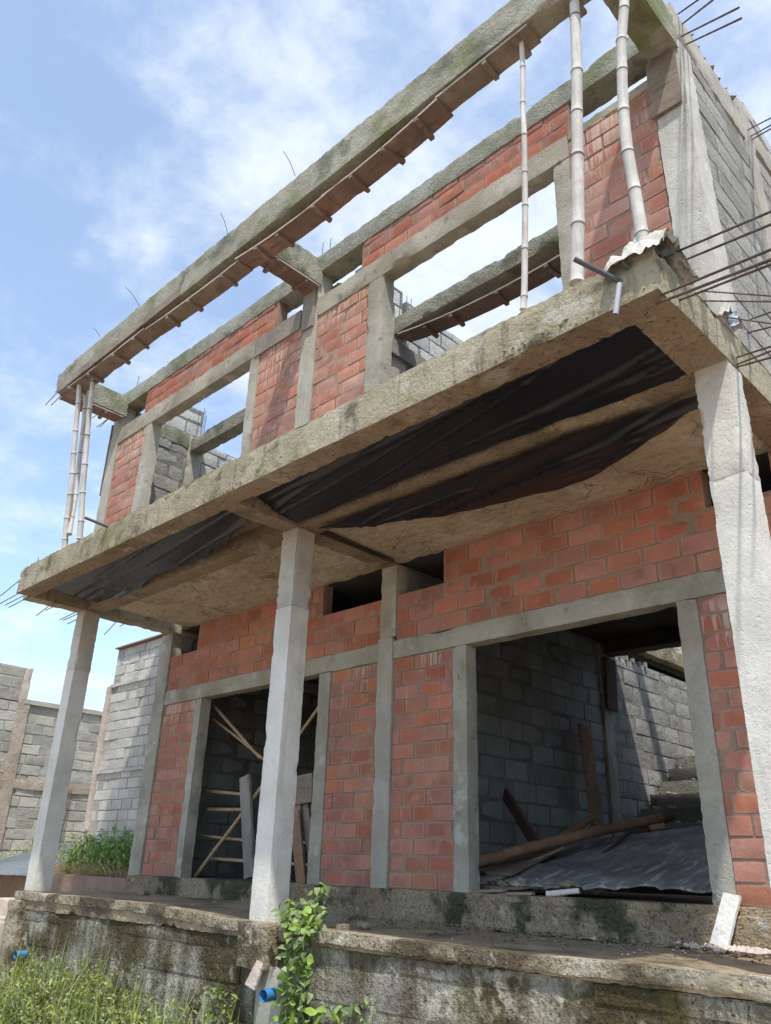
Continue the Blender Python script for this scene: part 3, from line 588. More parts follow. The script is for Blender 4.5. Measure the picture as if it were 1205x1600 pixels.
# ---------------- bamboo props on the balcony
G='bamboo props between balcony and roof beam'
P0=[('thin bamboo prop with dark nodes, leftmost of the three near the right column',[(-0.64, -1.97, 3.35),(-0.61, -1.96, 3.84),(-0.57, -1.96, 4.78),(-0.55, -1.96, 5.69)],.021,1),
('thick straight bamboo prop, middle one of the three near the right column',[(-0.28, -1.97, 3.34),(-0.21, -1.96, 4.23),(-0.16, -1.96, 5.08),(-0.13, -1.96, 5.64)],.041,2),
('curved bamboo prop bowing outwards, standing beside the white sack at the balcony corner',[(0.12, -1.96, 3.34),(0.11, -1.96, 3.76),(0.1, -1.96, 4.35),(0.14, -1.96, 4.85),(0.2, -1.96, 5.26),(0.25, -1.96, 5.64)],.036,3),
('leftmost bamboo prop at the left end of the balcony',[(-7, -1.76, 3.51),(-7, -1.85, 4.42),(-7, -1.99, 5.61)],.034,4),
('bamboo prop at the left end nearest the brick wall, topmost end highest of the pair',[(-6.75, -1.72, 3.58),(-6.75, -1.83, 4.52),(-6.75, -1.95, 5.67)],.034,5),
('dimmer slanting bamboo prop behind the two at the left end of the balcony',[(-6.95, -1.76, 3.68),(-7.2, -1.7, 4.55),(-7.1, -1.86, 5.69)],.03,6)]
for lb,pts,r,s in P0: tag(bamboo('bamboo_prop',pts,r,seed=s,node=.30 if s!=2 else .42),lb,'bamboo prop',G)
# ---------------- formwork boards still hanging under the roof beams
def board(label,p0,p1,wd,sag,nb,seed,m=M_form,batten_w=None,thk=.022):
    o=thing('formwork_board',label,'formwork board',p0,'formwork boards left under the concrete beams')
    b=MB();plank(b,p0,p1,wd,thk,sag=sag,seed=seed,amp=.004); loc(b.build('plank',m,None),o)
    p0=Vector(p0);p1=Vector(p1);d=(p1-p0).normalized();side=Vector((0,0,1)).cross(d)
    for i in range(nb):
        t=(i+.5+random.Random(seed*31+i).uniform(-.3,.3))/nb; c=p0.lerp(p1,t)-Vector((0,0,sag*4*t*(1-t)+.03)); b=MB(); w2=(batten_w or wd*1.15)/2
        rr=random.Random(seed*9+i); plank(b,c-side*w2*rr.uniform(.85,1.1)+d*rr.uniform(-.03,.03),c+side*w2*rr.uniform(.85,1.1)+d*rr.uniform(-.03,.03),.04,.035,seed=seed+i); loc(b.build('batten',m,None),o)
    b=MB(); rb_=-side if False else side
    e=wd/2+.004; s2=1 if side.y<0 else -1
    plank(b,p0+side*e*s2+Vector((0,0,.0)),p1+side*e*s2,.006,.018,sag=sag,seed=seed); loc(b.build('edge_strip',M_formed,None),o)
    return o
board('dark board with battens under the roof edge beam, nearest the left end',(-7.2,-1.95,5.585),(-5.4,-1.95,5.565),.19,.012,4,1,M_timber)
board('board with battens under the roof edge beam, left of the mid cross beam',(-5.38,-1.95,5.55),(-3.72,-1.94,5.51),.17,.02,3,2,M_timber)
board('sagging reddish board under the roof edge beam at the mid cross beam',(-3.75,-1.95,5.53),(-2.5,-1.93,5.49),.19,.03,3,3)
board('reddish board with battens under the roof edge beam, right of the mid cross beam',(-2.55,-1.93,5.50),(-1.25,-1.95,5.55),.19,.03,3,4)
for i,(x,lb) in enumerate(((-.57,'short batten wedged on top of the thin bamboo prop'),(-.13,'short batten wedged on top of the thick bamboo prop'))):
    b=MB(); plank(b,(x,-2.02,5.59),(x,-1.84,5.59),.05,.035,seed=i); tag(b.build('timber_batten',M_timber),lb,'batten',None)
board('flat grey board under the roof edge beam, nearest the thin bamboo prop',(-1.27,-1.95,5.585),(-.45,-1.95,5.60),.17,.0,1,5,M_timber,thk=.016)
board('board under the mid cross beam leading to the upper middle column',(-3.61,-1.86,5.60),(-3.61,-1.20,5.60),.2,.0,2,6)
board('board under the left end cross beam of the roof',(-7.46,-1.98,5.615),(-7.46,-1.22,5.615),.2,.0,2,7)
board('bowed board with battens hanging below the inner ring beam, seen through the right window opening',(-3.42,-.07,5.55),(-.2,-.07,5.57),.2,.16,6,8,M_form)
def oneplank(name,label,cat,p0,p1,wd,th,m,up=(0,0,1),grp=None,**k):
    b=MB();plank(b,p0,p1,wd,th,up=up,**k); return tag(b.build(name,m),label,cat,grp)
oneplank('formwork_plank','weathered plank nailed to the top of the upper middle column','plank',(-3.66,-1.20,5.16),(-3.66,-1.20,5.60),.17,.025,M_greyplank,up=(0,1,0))
oneplank('formwork_plank','wide grained plank nailed to the top of the upper right column','plank',(.08,-1.205,5.08),(.09,-1.205,5.60),.21,.025,M_timber,up=(0,1,0))
oneplank('formwork_plank','reddish plank on the side of the upper left column','plank',(-7.69,-1.10,4.6),(-7.67,-1.12,5.62),.15,.03,M_form,up=(1,0,0))
oneplank('timber_prop','thin timber behind the top of the middle veranda column','timber',(-3.735,-1.12,2.45),(-3.735,-1.12,3.0),.05,.02,M_brownpole,up=(1,0,0))
# ---------------- black plastic sheets
def sheet(name,label,A,B,n=140,m=44,z=3.06,sag=.05,fold=.025,edge=0.02,seed=0,lift=None,grp='black plastic sheets under the balcony'):
    A=spline([(*p,0) if len(p)==2 else p for p in A],n);B=spline([(*p,0) if len(p)==2 else p for p in B],n);b=MB();vs=[]
    for i in range(n+1):
        for j in range(m+1):
            t=j/m;p=A[i].lerp(B[i],t); q=Vector((p.x*.55+seed,p.y*6+p.x*.9,seed))
            f=noise.noise(q*.7)*fold*1.8-(1-abs(noise.noise(Vector((p.x*.5+p.y*.8+seed,p.y*6.5+p.x*.7,seed)))))**22*fold*1.9-(1-abs(noise.noise(Vector((p.x*1.3+p.y*2.5,p.y*4.5-p.x*.6,seed)))))**18*fold*.5*max(0,noise.noise(Vector((p.x*.9,p.y*2,seed+4)))*2+.3)
            zz_=z-sag*math.sin(math.pi*t)*(.6+.4*noise.noise(Vector((p.x,seed,0)))) + (lift(i/n,t) if lift else 0)+f*min(1,4*t+.2,4*(1-t)+.2)
            e=edge*noise.noise(Vector((p.x*4,seed,9))) if j in (0,m) else 0
            vs.append(Vector((p.x,p.y+e,zz_)))
    b.add(vs,[(i*(m+1)+j,(i+1)*(m+1)+j,(i+1)*(m+1)+j+1,i*(m+1)+j+1) for i in range(n) for j in range(m)])
    o=b.build(name,M_tarp,None,smooth=180); return tag(o,label,'plastic sheet',grp)
sheet('plastic_sheet','taut black plastic sheet lining the right bay right behind the balcony edge',[(-3.48,-1.85),(-2,-1.865),(-1,-1.865),(-.03,-1.87)],[(-3.48,-1.27),(-2.1,-1.27),(-1.0,-1.24),(-.03,-1.18)],seed=1,z=3.015,sag=.0,fold=.016,lift=lambda u,t:.11*(1-t)**1.2)
sheet('plastic_sheet','loose sagging black plastic sheet further in, between the brown beam strip and the brick wall',[(-3.36,-1.16),(-2.33,-1.13),(-1.59,-1.12),(-.85,-1.12),(-.04,-1.05)],[(-3.3,-1.10),(-2.65,-.80),(-2.12,-.62),(-1.25,-.50),(-.71,-.66),(-.1,-.95)],seed=2,z=2.955,sag=.02,fold=.02,edge=.04)
sheet('plastic_sheet','wrinkled black plastic sheet under the left bay of the balcony',[(-7.05,-1.86),(-6,-1.865),(-5,-1.865),(-3.72,-1.87)],[(-6.95,-1.30),(-6.42,-1.2),(-5.51,-1.36),(-4.72,-1.32),(-3.72,-1.6)],seed=3,z=3.0,sag=.0,fold=.022,edge=.05,lift=lambda u,t:.05*(1-t)**1.3)
sheet('plastic_sheet','small torn black scrap hanging by the far left column top',[(-7.09, -1.11, 3),(-6.7, -1.05, 3)],[(-7.36, -0.9, 2.93),(-7.18, -0.89, 2.93)],n=8,m=6,seed=5,z=0,sag=0,fold=.01)
sheet('plastic_sheet','narrow dark strip beside the beam above the middle wall column',[(-3.49,-1.0),(-3.49,-.1)],[(-3.40,-1.0),(-3.44,-.1)],n=20,m=4,seed=6,z=3.0,sag=0,fold=.01)
# ---------------- sacks
def sack(name,label,c,s,seed,scrap):
    o=thing(name,label,'cement sack',c)
    b=MB();rs=random.Random(seed);c=Vector(c);n=26;vs=[]
    for i in range(n+1):
        for j in range(n+1):
            u=i/n-.5;v=j/n-.5; p=Vector((u*s[0],v*s[1],0)); q=p*9+Vector((seed,0,0))
            p.z=s[2]*(1-4*u*u)*(1-3*v*v)*.6+abs(noise.noise(q))*s[2]*.9-abs(noise.noise(q*2.3))*s[2]*.5-(max(0,abs(v)-.25)*s[2]*3); p.x+=noise.noise(q+Vector((5,0,0)))*.03
            vs.append(c+p)
    b.add(vs,[(i*(n+1)+j,(i+1)*(n+1)+j,(i+1)*(n+1)+j+1,i*(n+1)+j+1) for i in range(n) for j in range(n)])
    loc(b.build('crumpled_bag',M_sack,None,smooth=50),o)
    for k,(d,w_,h_) in enumerate(scrap):
        b=MB();vs=[]
        for i in range(7):
            for j in range(7):
                p=Vector((i/6*w_,0,j/6*h_)); p.y=noise.noise(p*30+Vector((k,seed,0)))*.03; vs.append(c+Vector(d)+p)
        b.add(vs,[(i*7+j,(i+1)*7+j,(i+1)*7+j+1,i*7+j+1) for i in range(6) for j in range(6)]); loc(b.build('blue_flap',M_sackb,None,smooth=50),o)
    return o
sack('cement_sack','crumpled whitish cement sack with blue scraps on the balcony corner',(.12,-1.90,3.30),(.32,.42,.13),3,[((-.05,-.08,.05),.06,.08),((.05,.02,.0),.10,.10)])
sack('cement_sack','crumpled cement sack with a blue patch on the side ledge above the right column',(.22,-1.19,3.30),(.10,.2,.07),8,[((.02,-.03,-.10),.05,.09)])
# ---------------- inside the left doorway: bamboo and plank barricade
GB='sticks barricading the left doorway'
def st(lb,pts,r,seed,mats=None): tag(bamboo('bamboo_stick',pts,r,seed=seed,mats=mats or [M_bamy,M_node],node=.28,wob=.004,seg=9),lb,'bamboo stick',GB)
st('upper straight stick slanting down from the top left of the left doorway',[(-6.82, 0.3, 2.09),(-5.77, 0.3, 1.39)],.022,1)
st('second split stick below it in the top left of the left doorway',[(-6.81, 0.34, 1.91),(-6.26, 0.32, 1.65),(-5.6, 0.28, 1.33)],.018,2)
st('long stick crossing the left doorway diagonally, rising to the right behind the middle column',[(-6.69, 0.25, 0.21),(-5.77, 0.28, 1.02),(-4.85, 0.3, 1.86)],.022,3)
st('highest level stick left of the grey plank in the left doorway',[(-6.9, 0.36, 1.11),(-5.97, 0.36, 1.03)],.022,4)
st('second highest level stick left of the grey plank in the left doorway',[(-6.74, 0.36, 0.9),(-5.95, 0.36, 0.88)],.022,5)
st('third level stick crossing the diagonal one in the left doorway',[(-6.91, 0.36, 0.63),(-5.87, 0.36, 0.57),(-4.8, 0.36, 0.55)],.018,6)
st('lowest level stick in the left doorway',[(-6.61, 0.36, 0.39),(-5.83, 0.36, 0.37),(-4.78, 0.36, 0.35)],.02,7)
oneplank('timber_plank','upright grey weathered plank with broken top in the left doorway','plank',(-5.92, 0.22, 1.21),(-5.67, 0.22, 0.22),.165,.03,M_greyplank,up=(0,1,0),chip=.012,amp=.005)
oneplank('timber_plank','pale plank offcut nailed across, right of the middle column in the left doorway','plank',(-4.93, 0.2, 1.17),(-4.91, 0.2, 0.9),.30,.025,M_timber,up=(0,1,0))
oneplank('timber_plank','small plank piece just below the pale offcut in the left doorway','plank',(-5.05, 0.23, 0.9),(-5.03, 0.23, 0.79),.16,.02,M_timber,up=(0,1,0))
oneplank('timber_plank','brown plank slanting down right of the middle column','plank',(-5.01, 0.2, 0.82),(-4.84, 0.2, 0.18),.13,.025,M_brownpole,up=(0,1,0))
oneplank('timber_plank','narrow pale plank slanting against the right jamb of the left doorway','plank',(-4.94, 0.26, 0.9),(-4.78, 0.26, 0.39),.10,.02,M_timber,up=(0,1,0))
# ---------------- debris inside the right doorway
def flat(name,label,cat,corners,th,m,nu=40,nv=24,seed=0,ragged=0,grp=None):
    a,b_,c,d=[Vector(p) for p in corners]; b=MB();vs=[]
    for s in (0,1):
        for i in range(nu+1):
            for j in range(nv+1):
                u=i/nu;v=j/nv
                vv=v+(ragged*(noise.noise(Vector((u*9,seed,0)))+(.6 if noise.noise(Vector((round(u*11)/2.3,seed,4)))>.05 else 0)))*(1-v) if ragged else v
                p=a.lerp(b_,u).lerp(d.lerp(c,u),vv); p=p+Vector((0,0,noise.noise(p*1.1)*.014-(th if s else 0)+noise.noise(p*9)*.004)); vs.append(p)
    K=(nu+1)*(nv+1);f=[]
    for i in range(nu):
        for j in range(nv):
            q=(i*(nv+1)+j,(i+1)*(nv+1)+j,(i+1)*(nv+1)+j+1,i*(nv+1)+j+1); f.append(q);f.append(tuple(K+x for x in q[::-1]))
    rim=[(i*(nv+1),(i+1)*(nv+1)) for i in range(nu)]+[((i+1)*(nv+1)+nv,i*(nv+1)+nv) for i in range(nu)]+[(nu*(nv+1)+j,nu*(nv+1)+j+1) for j in range(nv)]+[(j+1,j) for j in range(nv)]
    for p,q in rim: f.append((q,p,p+K,q+K))
    b.add(vs,f); return tag(b.build(name,m,None,smooth=30),label,cat,grp)
flat('plywood_sheet','large ragged black plywood sheet lying tilted inside the right doorway','plywood sheet',[(-2.52, 0.22, 0.24),(-0.89, 0.22, 0.28),(-1.64, 2, 0.77),(-3.21, 2, 0.6)],.015,M_ply,seed=2,ragged=.07)
flat('plywood_sheet','grey board offcut under the left end of the black plywood sheet','plywood sheet',[(-2.8, 0.3, 0.23),(-2.49, 0.28, 0.24),(-2.61, 0.9, 0.41),(-3.07, 1, 0.4)],.02,M_greyplank,seed=4,nu=10,nv=8)
flat('plywood_sheet','pale broken board beneath the poles at the left of the debris pile','plywood sheet',[(-2.95, 0.5, 0.34),(-2.61, 0.45, 0.33),(-2.74, 1.4, 0.55),(-3.22, 1.5, 0.52)],.02,M_timber,seed=5,nu=10,nv=8)
def pole(lb,pts,r,m=None,nm='timber_pole'): 
    b=MB();P=spline(pts,24); tube(b,[p+noise.noise_vector(p*6)*.006 for p in P],[r*(1+.12*noise.noise(p*8)) for p in P],10); return tag(b.build(nm,m or M_brownpole,None,smooth=60),lb,'pole',None)
pole('long brown pole lying across the debris inside the right doorway',[(-2.94, 0.35, 0.4),(-2.73, 0.9, 0.54),(-2.49, 1.6, 0.7),(-2.29, 2.4, 0.85)],.045)
pole('thinner brown pole rising behind the long pole inside the right doorway',[(-3.01, 1.6, 0.58),(-2.78, 2, 0.84)],.035)
pole('short dark stick poking up behind the black plywood sheet',[(-2.37, 2, 0.67),(-2.26, 2.6, 0.88)],.03,M_darkwood)
pole('dark stick lying under the long pole at the left jamb of the right doorway',[(-2.95, 0.4, 0.34),(-2.86, 0.8, 0.41),(-2.81, 1.2, 0.47)],.025,M_darkwood)
oneplank('timber_plank','dark reddish plank leaning on the block wall inside the right doorway','plank',(-3.24, 1.25, 1.01),(-2.71, 0.95, 0.57),.12,.03,M_darkwood,up=(.3,1,0.2),seed=3)
oneplank('timber_plank','broad upright plank leaning on the block wall deep inside the right doorway','plank',(-3.4, 3, 1.89),(-3.25, 2.89, 0.82),.22,.04,M_brownpole,up=(1,0,0),seed=4)
oneplank('timber_plank','burnt dark board fixed high at the inner column of the right doorway room','plank',(-3.43, 3.78, 2.81),(-3.43, 3.73, 2.17),.24,.03,M_darkwood,up=(1,0,0),seed=5)
rs=random.Random(12);b=MB()
for i in range(170):
    x=rs.uniform(-3.1,-1.9);y=rs.uniform(.14,1.2); chunk(b,(x,y,.2+max(0,.10-abs(y-.6)*.1)),rs.uniform(.02,.07),rs,squash=.4)
for i in range(120):
    x=rs.uniform(-3.4,-.9);y=rs.uniform(.5,2.8); chunk(b,(x,y,.22+.10*y),rs.uniform(.04,.12),rs,squash=.5)
tag(b.build('rubble',M_stone,smooth=0),kind='stuff')
b=MB()
for i in range(110):
    k=rs.randrange(9); chunk(b,(rs.uniform(-3.4,-.9),3.2+.28*k+rs.uniform(0,.22),.2+.18*(k+1)),rs.uniform(.015,.06),rs,squash=.6)
tag(b.build('stair_rubble',M_plinth,smooth=0),kind='stuff')
GP='broken tile and board scraps on the right doorway sill'
for i,(a,c,wd,lb) in enumerate((((-2.68, 0.05, 0.2),(-2.38, 0.05, 0.22),.05,'flat scrap at the left jamb on the right doorway sill'),((-2.54, 0, 0.17),(-2.31, 0.03, 0.2),.05,'curved tile scrap on the right doorway sill'),((-2.33, 0.02, 0.2),(-2.14, 0.06, 0.21),.05,'reddish scrap beside the pale tube on the right doorway sill'))):
    oneplank('debris_scrap',lb,'scrap',a,c,wd,.02,M_timber if i!=2 else M_kerb,grp=GP,amp=.006,chip=.008,seed=i)
tag(bamboo('pale_tube',[(-1.99, 0, 0.21),(-1.77, 0.06, 0.24)],.022,seed=4,mats=[M_whiteplank,M_whiteplank]),'pale tube offcut lying on the right doorway sill','tube')
oneplank('white_plank','short white plank leaning on the plinth below the right doorway jamb','plank',(-0.74, -0.16, -0.01),(-0.67, -0.05, 0.26),.115,.02,M_whiteplank,up=(.25,1,0),chip=.008,amp=.004)
oneplank('timber_offcut','pale slat poking from under the long pole inside the right doorway','timber offcut',(-2.85, 0.7, 0.35),(-2.62, 1.2, 0.55),.09,.02,M_timber,seed=7)
oneplank('timber_offcut','grey board end lying flat beside the left jamb inside the right doorway','timber offcut',(-2.79, 0.32, 0.28),(-2.79, 0.75, 0.36),.16,.025,M_greyplank,seed=8)
oneplank('timber_offcut','thin dark lath lying across the black plywood sheet','timber offcut',(-2.31, 1.2, 0.45),(-2.32, 1.85, 0.7),.03,.02,M_darkwood,seed=9)
oneplank('timber_offcut','short brown block resting at the top end of the long pole','timber offcut',(-2.41, 2.2, 0.74),(-2.2, 2.3, 0.78),.08,.05,M_brownpole,seed=10)
# stones
GS='loose stones on the veranda floor'
for i,(px,s,lb) in enumerate((((-6.81, -0.27, 0.02),.05,'flat pale stone near the left end of the veranda'),((-7.01, 0.36, 0.02),.06,'stone in front of the left doorway, left of a pair'),((-6.36, 0.05, 0.02),.055,'pale stone in front of the left doorway, right of a pair'),((-5.28, -0.43, 0),.04,'small stone just left of the middle column foot'),((-3.42, -0.64, -0.03),.075,'grey stone at the foot of the plinth right of the vine'),((-2.84, -0.92, -0.03),.045,'small grey stone right of the bigger one by the vine'),((-2.85, -1.12, -0.03),.04,'lowest small stone by the vine on the veranda edge'),((-1.31, 0.33, -0.03),.05,'flat ochre stone below the right doorway'),((-1.18, 0.39, -0.03),.05,'rounded ochre stone left of the white plank'))):
    b=MB();c=Vector(px); rs=random.Random(i)
    rbox(b,-s,s,-s*.8,s*.8,-s*.4,s*.45,res=s*.35,amp=s*.35,chip=s*.25,M=Matrix.Translation(c+Vector((0,0,s*.25))),seed=i,freq=12)
    tag(b.build('stone',M_stone),lb,'stone',GS)
b=MB();rs=random.Random(77)
for i in range(260):
    x=rs.gauss(-.35,.3); chunk(b,(x,-.12-abs(rs.gauss(0,.12)),-.015),rs.uniform(.01,.035),rs)
tag(b.build('pale_rubble',M_step,smooth=0),kind='stuff')
# ---------------- blue drain pipes
def pipe(lb,c,d,r,L):
    o=thing('drain_pipe',lb,'drain pipe',c); c=Vector(c);d=Vector(d).normalized();b=MB()
    tube(b,[c-d*L,c],r,28,cap=False); tube(b,[c,c-d*.01,c-d*L],[r*.9,r*.88,r*.88],28,cap=False,mi=0); 
    n=28;tube(b,[c-d*.003,c],[r*1.0,r*.9],28,cap=False); loc(b.build('pipe_wall',M_blue,None,smooth=60),o)
    b=MB(); tube(b,[c-d*(L*.8),c-d*(L*.8+.01)],r*.87,20); loc(b.build('pipe_bore',M_black,None),o); return o
pipe('blue plastic drain pipe poking from the wall below the middle column',(-3.15, -1.5, -0.42),(.1,-1,-.05),.038,.13)
pipe('blue plastic drain pipe poking from the far left corner of the retaining wall',(-7.09, -1.4, -0.51),(.05,-1,0),.033,.14)
oneplank('board_scrap','small pale wedge of board leaning above the blue pipe','board',(-3.37, -1.44, -0.4),(-3.33, -1.4, -0.25),.10,.02,M_step,up=(0,1,0.1),taper=.7)
# ============================================================ NEIGHBOURS
nb=thing('neighbour_wall','pale grey block wall of the next building left of the house, red metal strip on top','building',(-9.6,.5,.1))
b=MB();wall(b,(0,.5,0),X,NY,-9.80,-7.6,.15,3.25,bw=.27,bh=.135,mj=.014,jit=.006,seed=31,th=.2,bevel=.004,fine=False); loc(b.build('block_face',[M_cmu_pale,M_mpale],None,smooth=25),nb)
for z in (1.45,2.68): loc(rb('render_line',M_cmu_pale,None,-9.82,-7.6,.47,.6,z,z+.05,res=.06,amp=.01,chip=.01),nb)
loc(rb('corner_strip',M_step,None,-9.90,-9.78,.46,.7,.1,2.7,res=.08,amp=.006,chip=.01),nb)
loc(rb('roof_strip',M_roof,None,-9.8,-7.6,.44,.72,3.255,3.275,res=.2,amp=.002,chip=0),nb)
b=MB();wall(b,(-9.80,0,0),Y,NX,.5,5,.15,3.25,bw=.4,bh=.2,seed=32,th=.2,bevel=.006); loc(b.build('side_face',[M_cmu_pale,M_mpale],None,smooth=25),nb)
fb=thing('compound_wall','brownish block wall with rusty bands in the left background','building',(-13,1,.1))
b=MB();wall(b,(-13,0,0),Y,X,-6,9,.1,2.82,bw=.34,bh=.17,mj=.02,jit=.008,seed=41,th=.2,bevel=.005,fine=False); loc(b.build('block_face',[M_cmu_tan,M_mpale],None,smooth=25),fb)
b=MB();wall(b,(-13,0,0),Y,X,-6,.45,2.84,3.42,bw=.40,bh=.2,mj=.025,jit=.008,seed=42,th=.2,bevel=.005,fine=False); loc(b.build('raised_corner',[M_cmu_tan,M_mpale],None,smooth=25),fb)
loc(rb('toothed_edge',M_step,None,-13.1,-12.97,.42,.56,2.8,3.42,res=.05,amp=.02,chip=.03,freq=12),fb)
loc(rb('coping',M_conc,None,-13.25,-12.95,.5,9,2.80,2.88,res=.12,amp=.006,chip=.01),fb)
loc(rb('rusty_pillar',M_rust,None,-13.1,-12.96,.42,.62,.1,2.82,res=.08,amp=.008,chip=.01),fb)
loc(rb('rusty_pillar',M_step,None,-13.1,-12.95,.02,.16,.1,1.5,res=.08,amp=.008,chip=.01),fb)
loc(rb('rusty_band',M_rust,None,-13.1,-12.965,.4,9,1.40,1.56,res=.08,amp=.010,chip=.02),fb)
for k in range(4): b=MB(); tube(b,[(-12.94,1.42+.05*k,.3),(-12.94,1.50+.05*k,1.45)],.008,5); loc(b.build('starter_bar',M_rebar,None),fb)
kb=rb('kerb_wall',M_kerb,None,-15,-7.66,.02,.2,-.6,.16,res=.07,amp=.012,chip=.02,freq=7); tag(kb,'low reddish kerb wall running left from the house plinth','kerb wall')
for i,(x0,x1,y0,y1,z,lb) in enumerate(((-9.6,-7.62,-.75,0.0,-.12,'pale concrete slab step left of the veranda, upper one'),(-9.9,-7.62,-1.15,-.7,-.30,'pale concrete slab step left of the veranda, lower one'))):
    tag(rb('concrete_step',M_step,None,x0,x1,y0,y1,z-.4,z,res=.07,amp=.01,chip=.03,seed=i),lb,'step')
# gravel heap
b=MB();rs=random.Random(5);n=40;vs=[];c=Vector((-11.2,0.9,.15))
for i in range(n+1):
    for j in range(n+1):
        u=(i/n-.5)*2.6;v=(j/n-.5)*2.4;r=math.hypot(u/1.3,v/1.2); vs.append(c+Vector((u,v,max(-.03,.42*(1-r)**.8 if r<1 else -.03)+noise.noise(Vector((u*12,v*12,0)))*.015)))
b.add(vs,[(i*(n+1)+j,(i+1)*(n+1)+j,(i+1)*(n+1)+j+1,i*(n+1)+j+1) for i in range(n) for j in range(n)])
tag(b.build('gravel_heap',M_gravel),'blue grey heap of gravel behind the far left column','gravel heap')
# ============================================================ PLANTS
def leaf(mb,p,d,n,L,W,rs,mi=0,heart=False):
    d=d.normalized();s=d.cross(n).normalized(); n2=s.cross(d)
    r=(rs.random(),rs.random(),rs.random())
    if heart: P=[p,p+s*W*.5+d*L*.02+n2*.04*L,p+s*W*.42+d*L*.45+n2*.08*L,p+d*L-n2*.12*L,p-s*W*.42+d*L*.45+n2*.08*L,p-s*W*.5+d*L*.02+n2*.04*L]; mb.add(P,[(0,1,2,3),(0,3,4,5)],mi,r)
    else: P=[p,p+s*W*.5+d*L*.45+n2*.06*L,p+d*L-n2*.1*L,p-s*W*.5+d*L*.45+n2*.06*L]; mb.add(P,[(0,1,2),(0,2,3)],mi,r)
def rv(rs): 
    v=Vector((rs.gauss(0,1),rs.gauss(0,1),rs.gauss(0,1))); return v.normalized()
def herb(mb,sb,base,h,rs,nl,L,lean=.3,W=.6,heart=False,spread=.10,nst=3):
    base=Vector(base)
    for s in range(nst):
        top=base+Vector((rs.gauss(0,lean)*h,rs.gauss(0,lean)*h,h*rs.uniform(.7,1.05)))
        mid=base.lerp(top,.5)+Vector((rs.gauss(0,.05),rs.gauss(0,.05),.03)); P=spline([base,mid,top],8); tb=MB() if isinstance(sb,list) else sb; tube(tb,P,[.0035*(1-.6*i/8) for i in range(9)],4,cap=False); (sb.append(tb) if isinstance(sb,list) else None)
        for k in range(nl):
            t=rs.uniform(.15,1)**.8; p=P[min(8,int(t*8))]+rv(rs)*spread*(1.15-t*.6)*rs.random()
            d=rv(rs)+Vector((0,0,.1)); n=Vector((rs.gauss(0,.5),rs.gauss(0,.5)-.2,1)).normalized()
            leaf(mb,p,d,n,L*rs.choice([.5,.7,.9,1.2,1.9]),L*W,rs,0,heart)
rs=random.Random(21)
# weedy ground cover in the lower left
mbl=MB();mbs=MB();cnt=0
def prof(x):   # height of the weed mass along the wall
    for a,b_,h0,h1 in ((-7.0,-6.3,.5,.58),(-6.3,-5.6,.60,.72),(-5.6,-4.9,.74,.78),(-4.9,-4.4,.72,.52),(-4.4,-3.8,.52,.60),(-3.8,-3.3,.64,.58),(-3.3,-2.6,.48,.42),(-2.6,-2.2,.34,.1)):
        if a<=x<b_: return h0+(h1-h0)*(x-a)/(b_-a)
    return .05
for i in range(620):
    x=rs.uniform(-7.0,-2.4) if rs.random()<.5 else rs.uniform(-6.6,-4.5);y=rs.uniform(-2.5,-1.45); h=prof(x)*rs.uniform(.55,1.1)
    if h<.1: continue
    herb(mbl,mbs,(x,y,-1.1),h*(1.0 if y>-2 else .9),rs,26,.034,lean=.22,nst=2,spread=.08)
for v in range(len(mbs.f)): pass
base=len(mbl.v); mbl.v+=mbs.v; mbl.f+=[tuple(base+k for k in f) for f in mbs.f]; mbl.m+=[1]*len(mbs.f); mbl.r+=mbs.r
bl=MB()
for i in range(420):
    x=rs.uniform(-7.0,-3.2);y=rs.uniform(-2.4,-1.45);h=prof(x)*rs.uniform(.6,1.3);b0=Vector((x,y,-1.1));t_=b0+Vector((rs.gauss(0,.16),rs.gauss(0,.16),h));m_=b0.lerp(t_,.6)+Vector((0,0,.05));s_=Vector((.0028,.002,0))
    bl.add([b0-s_,b0+s_,m_+s_,t_,m_-s_],[(0,1,2,4),(4,2,3)],0,(rs.random(),rs.random(),rs.random()))
tag(bl.build('tall_grass',M_leafy,None,smooth=0),kind='stuff')
tag(mbl.build('weeds',[M_leafy,M_stem],None,smooth=0),kind='stuff')
# named plants
def plant(name,label,cat,spec,M1,grp=None,loc0=None):
    o=thing(name,label,cat,loc0 or spec[0][0],grp); a=MB();s=[] if len(spec)<5 else MB()
    for (base,h,nl,L,lean,heart,nst,spread) in spec: herb(a,s,base,h,rs,nl,L,lean=lean,heart=heart,nst=nst,W=.75 if heart else .6,spread=spread)
    loc(a.build('foliage',M1,None,smooth=0),o); [tag(loc(q.build('stem',M_stem,None,smooth=0),o),kind=None if isinstance(s,list) else 'stuff') for q in (s if isinstance(s,list) else [s])]; return o
plant('broadleaf_weed','broad leaved weed at the foot of the wall right of the lower blue pipe','plant',[((-2.95,-1.45,-1.1),.80,26,.10,.10,True,4,.13),((-2.8,-1.5,-1.1),.72,24,.09,.15,True,3,.12),((-2.6,-1.45,-1.1),.66,20,.06,.15,True,3,.10)],M_leaf)
plant('leafy_weed','thin leafy weed climbing the wall left of the small board wedge','plant',[((-3.75,-1.5,-1.1),.86,30,.05,.06,False,3,.09)],M_leaf)
plant('leafy_weed','pale stemmed weed on the mossy wall right of the broad leaved one','plant',[((-2.38,-1.42,-1.1),.74,22,.045,.08,False,3,.06)],M_leaf)
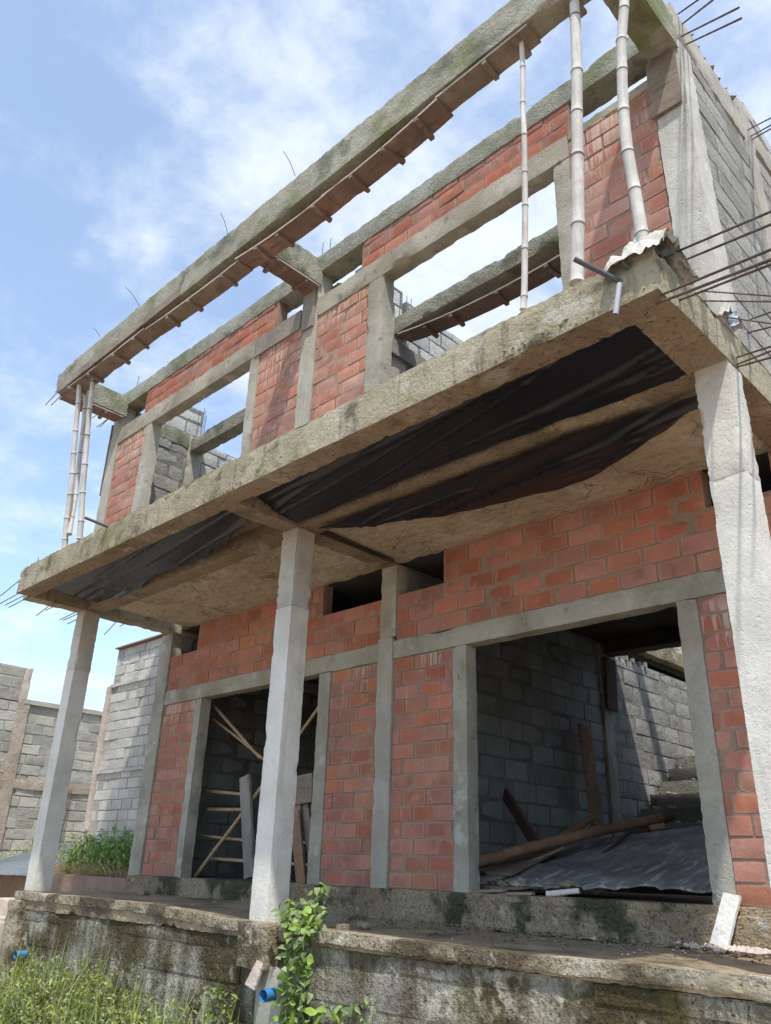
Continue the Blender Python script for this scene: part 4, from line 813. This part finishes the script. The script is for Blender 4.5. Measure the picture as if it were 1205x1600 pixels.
# climbing vine by the middle column
vo=thing('climbing_vine','green vine climbing the wall beside the foot of the middle column','vine',(-3.0,-1.4,-1.1)); a=MB()
paths=[[(-3.02,-1.45,-1.1),(-2.98, -1.42, -0.35),(-2.97, -1.4, -0.06),(-3.02, -1.3, 0.04),(-2.96, -1.2, 0.23)],
[(-3.1,-1.45,-1.1),(-3.05, -1.42, -0.29),(-3.08, -1.4, 0),(-3.17, -1.35, 0.07)],
[(-2.95,-1.45,-1.1),(-2.93, -1.43, -0.31),(-2.89, -1.39, -0.02),(-2.89, -1.3, 0.07)],
[(-2.95,-1.45,-1.1),(-2.87, -1.43, -0.41),(-2.89, -1.42, -0.17),(-3.06, -1.36, 0.1)]]
for P in paths:
    S=spline(P,26); s=MB(); tube(s,S,.005,5,cap=False); loc(s.build('stem',M_stem,None,smooth=0),vo)
    for p in S[2:]:
        for _ in range(4 if p.z>-.75 else 5):
            q=p+rv(rs)*.085*rs.random(); leaf(a,q,rv(rs)+Vector((0,-.3,-.2)),Vector((rs.gauss(0,.4)+.1,-.6,.8)).normalized(),rs.uniform(.035,.07),.042,rs,0,True)
loc(a.build('foliage',M_leaf,None,smooth=0),vo)
# bush between the buildings
sp=[]
for i in range(70): sp.append(((rs.uniform(-9.6,-7.9),rs.uniform(.15,.48),.17),rs.uniform(.3,.62),26,.05,.18,False,2,.10))
plant('green_bush','dense green bush between the pale wall and the left doorway side of the house','bush',sp,M_leafd,loc0=(-8.8,.3,.17))
sp=[((rs.uniform(-12.0,-9.8),rs.uniform(.3,1.6),.17),rs.uniform(.25,.55),10,.05,.3,False,2,.12) for i in range(46)]
plant('straggly_weed','yellowish straggly weeds in front of the compound wall','plant',sp,M_leafy,loc0=(-10.8,.9,.17))
a=MB()
for i in range(900):
    x=rs.uniform(-10.2,-7.75);y=rs.uniform(.08,.35);b0=Vector((x,y,.17));L=rs.uniform(.08,.28);d=Vector((rs.gauss(0,.8),rs.gauss(-.2,.5),rs.uniform(.1,.8))).normalized()
    s_=Vector((.004,0,.002)); m_=b0+d*L*.6+Vector((0,0,.02)); t_=b0+d*L-Vector((0,0,.03)); a.add([b0-s_,b0+s_,m_+s_,t_,m_-s_],[(0,1,2,4),(4,2,3)],0,(rs.random(),rs.random(),rs.random()))
tag(a.build('dry_grass',M_straw,None,smooth=0),kind='stuff')
a=MB()
for i in range(1500):
    x=rs.uniform(-12.5,-9.4);y=rs.uniform(.25,1.5);b0=Vector((x,y,.17));L=rs.uniform(.08,.3)*(1.9 if x<-11 and y>.9 else 1);d=Vector((rs.gauss(0,.3),rs.gauss(0,.3),1)).normalized()
    s_=Vector((.005,.003,0)); a.add([b0-s_,b0+s_,b0+d*L],[(0,1,2)],0,(rs.random(),rs.random(),rs.random()))
tag(a.build('grass',M_leafy,None,smooth=0),kind='stuff')
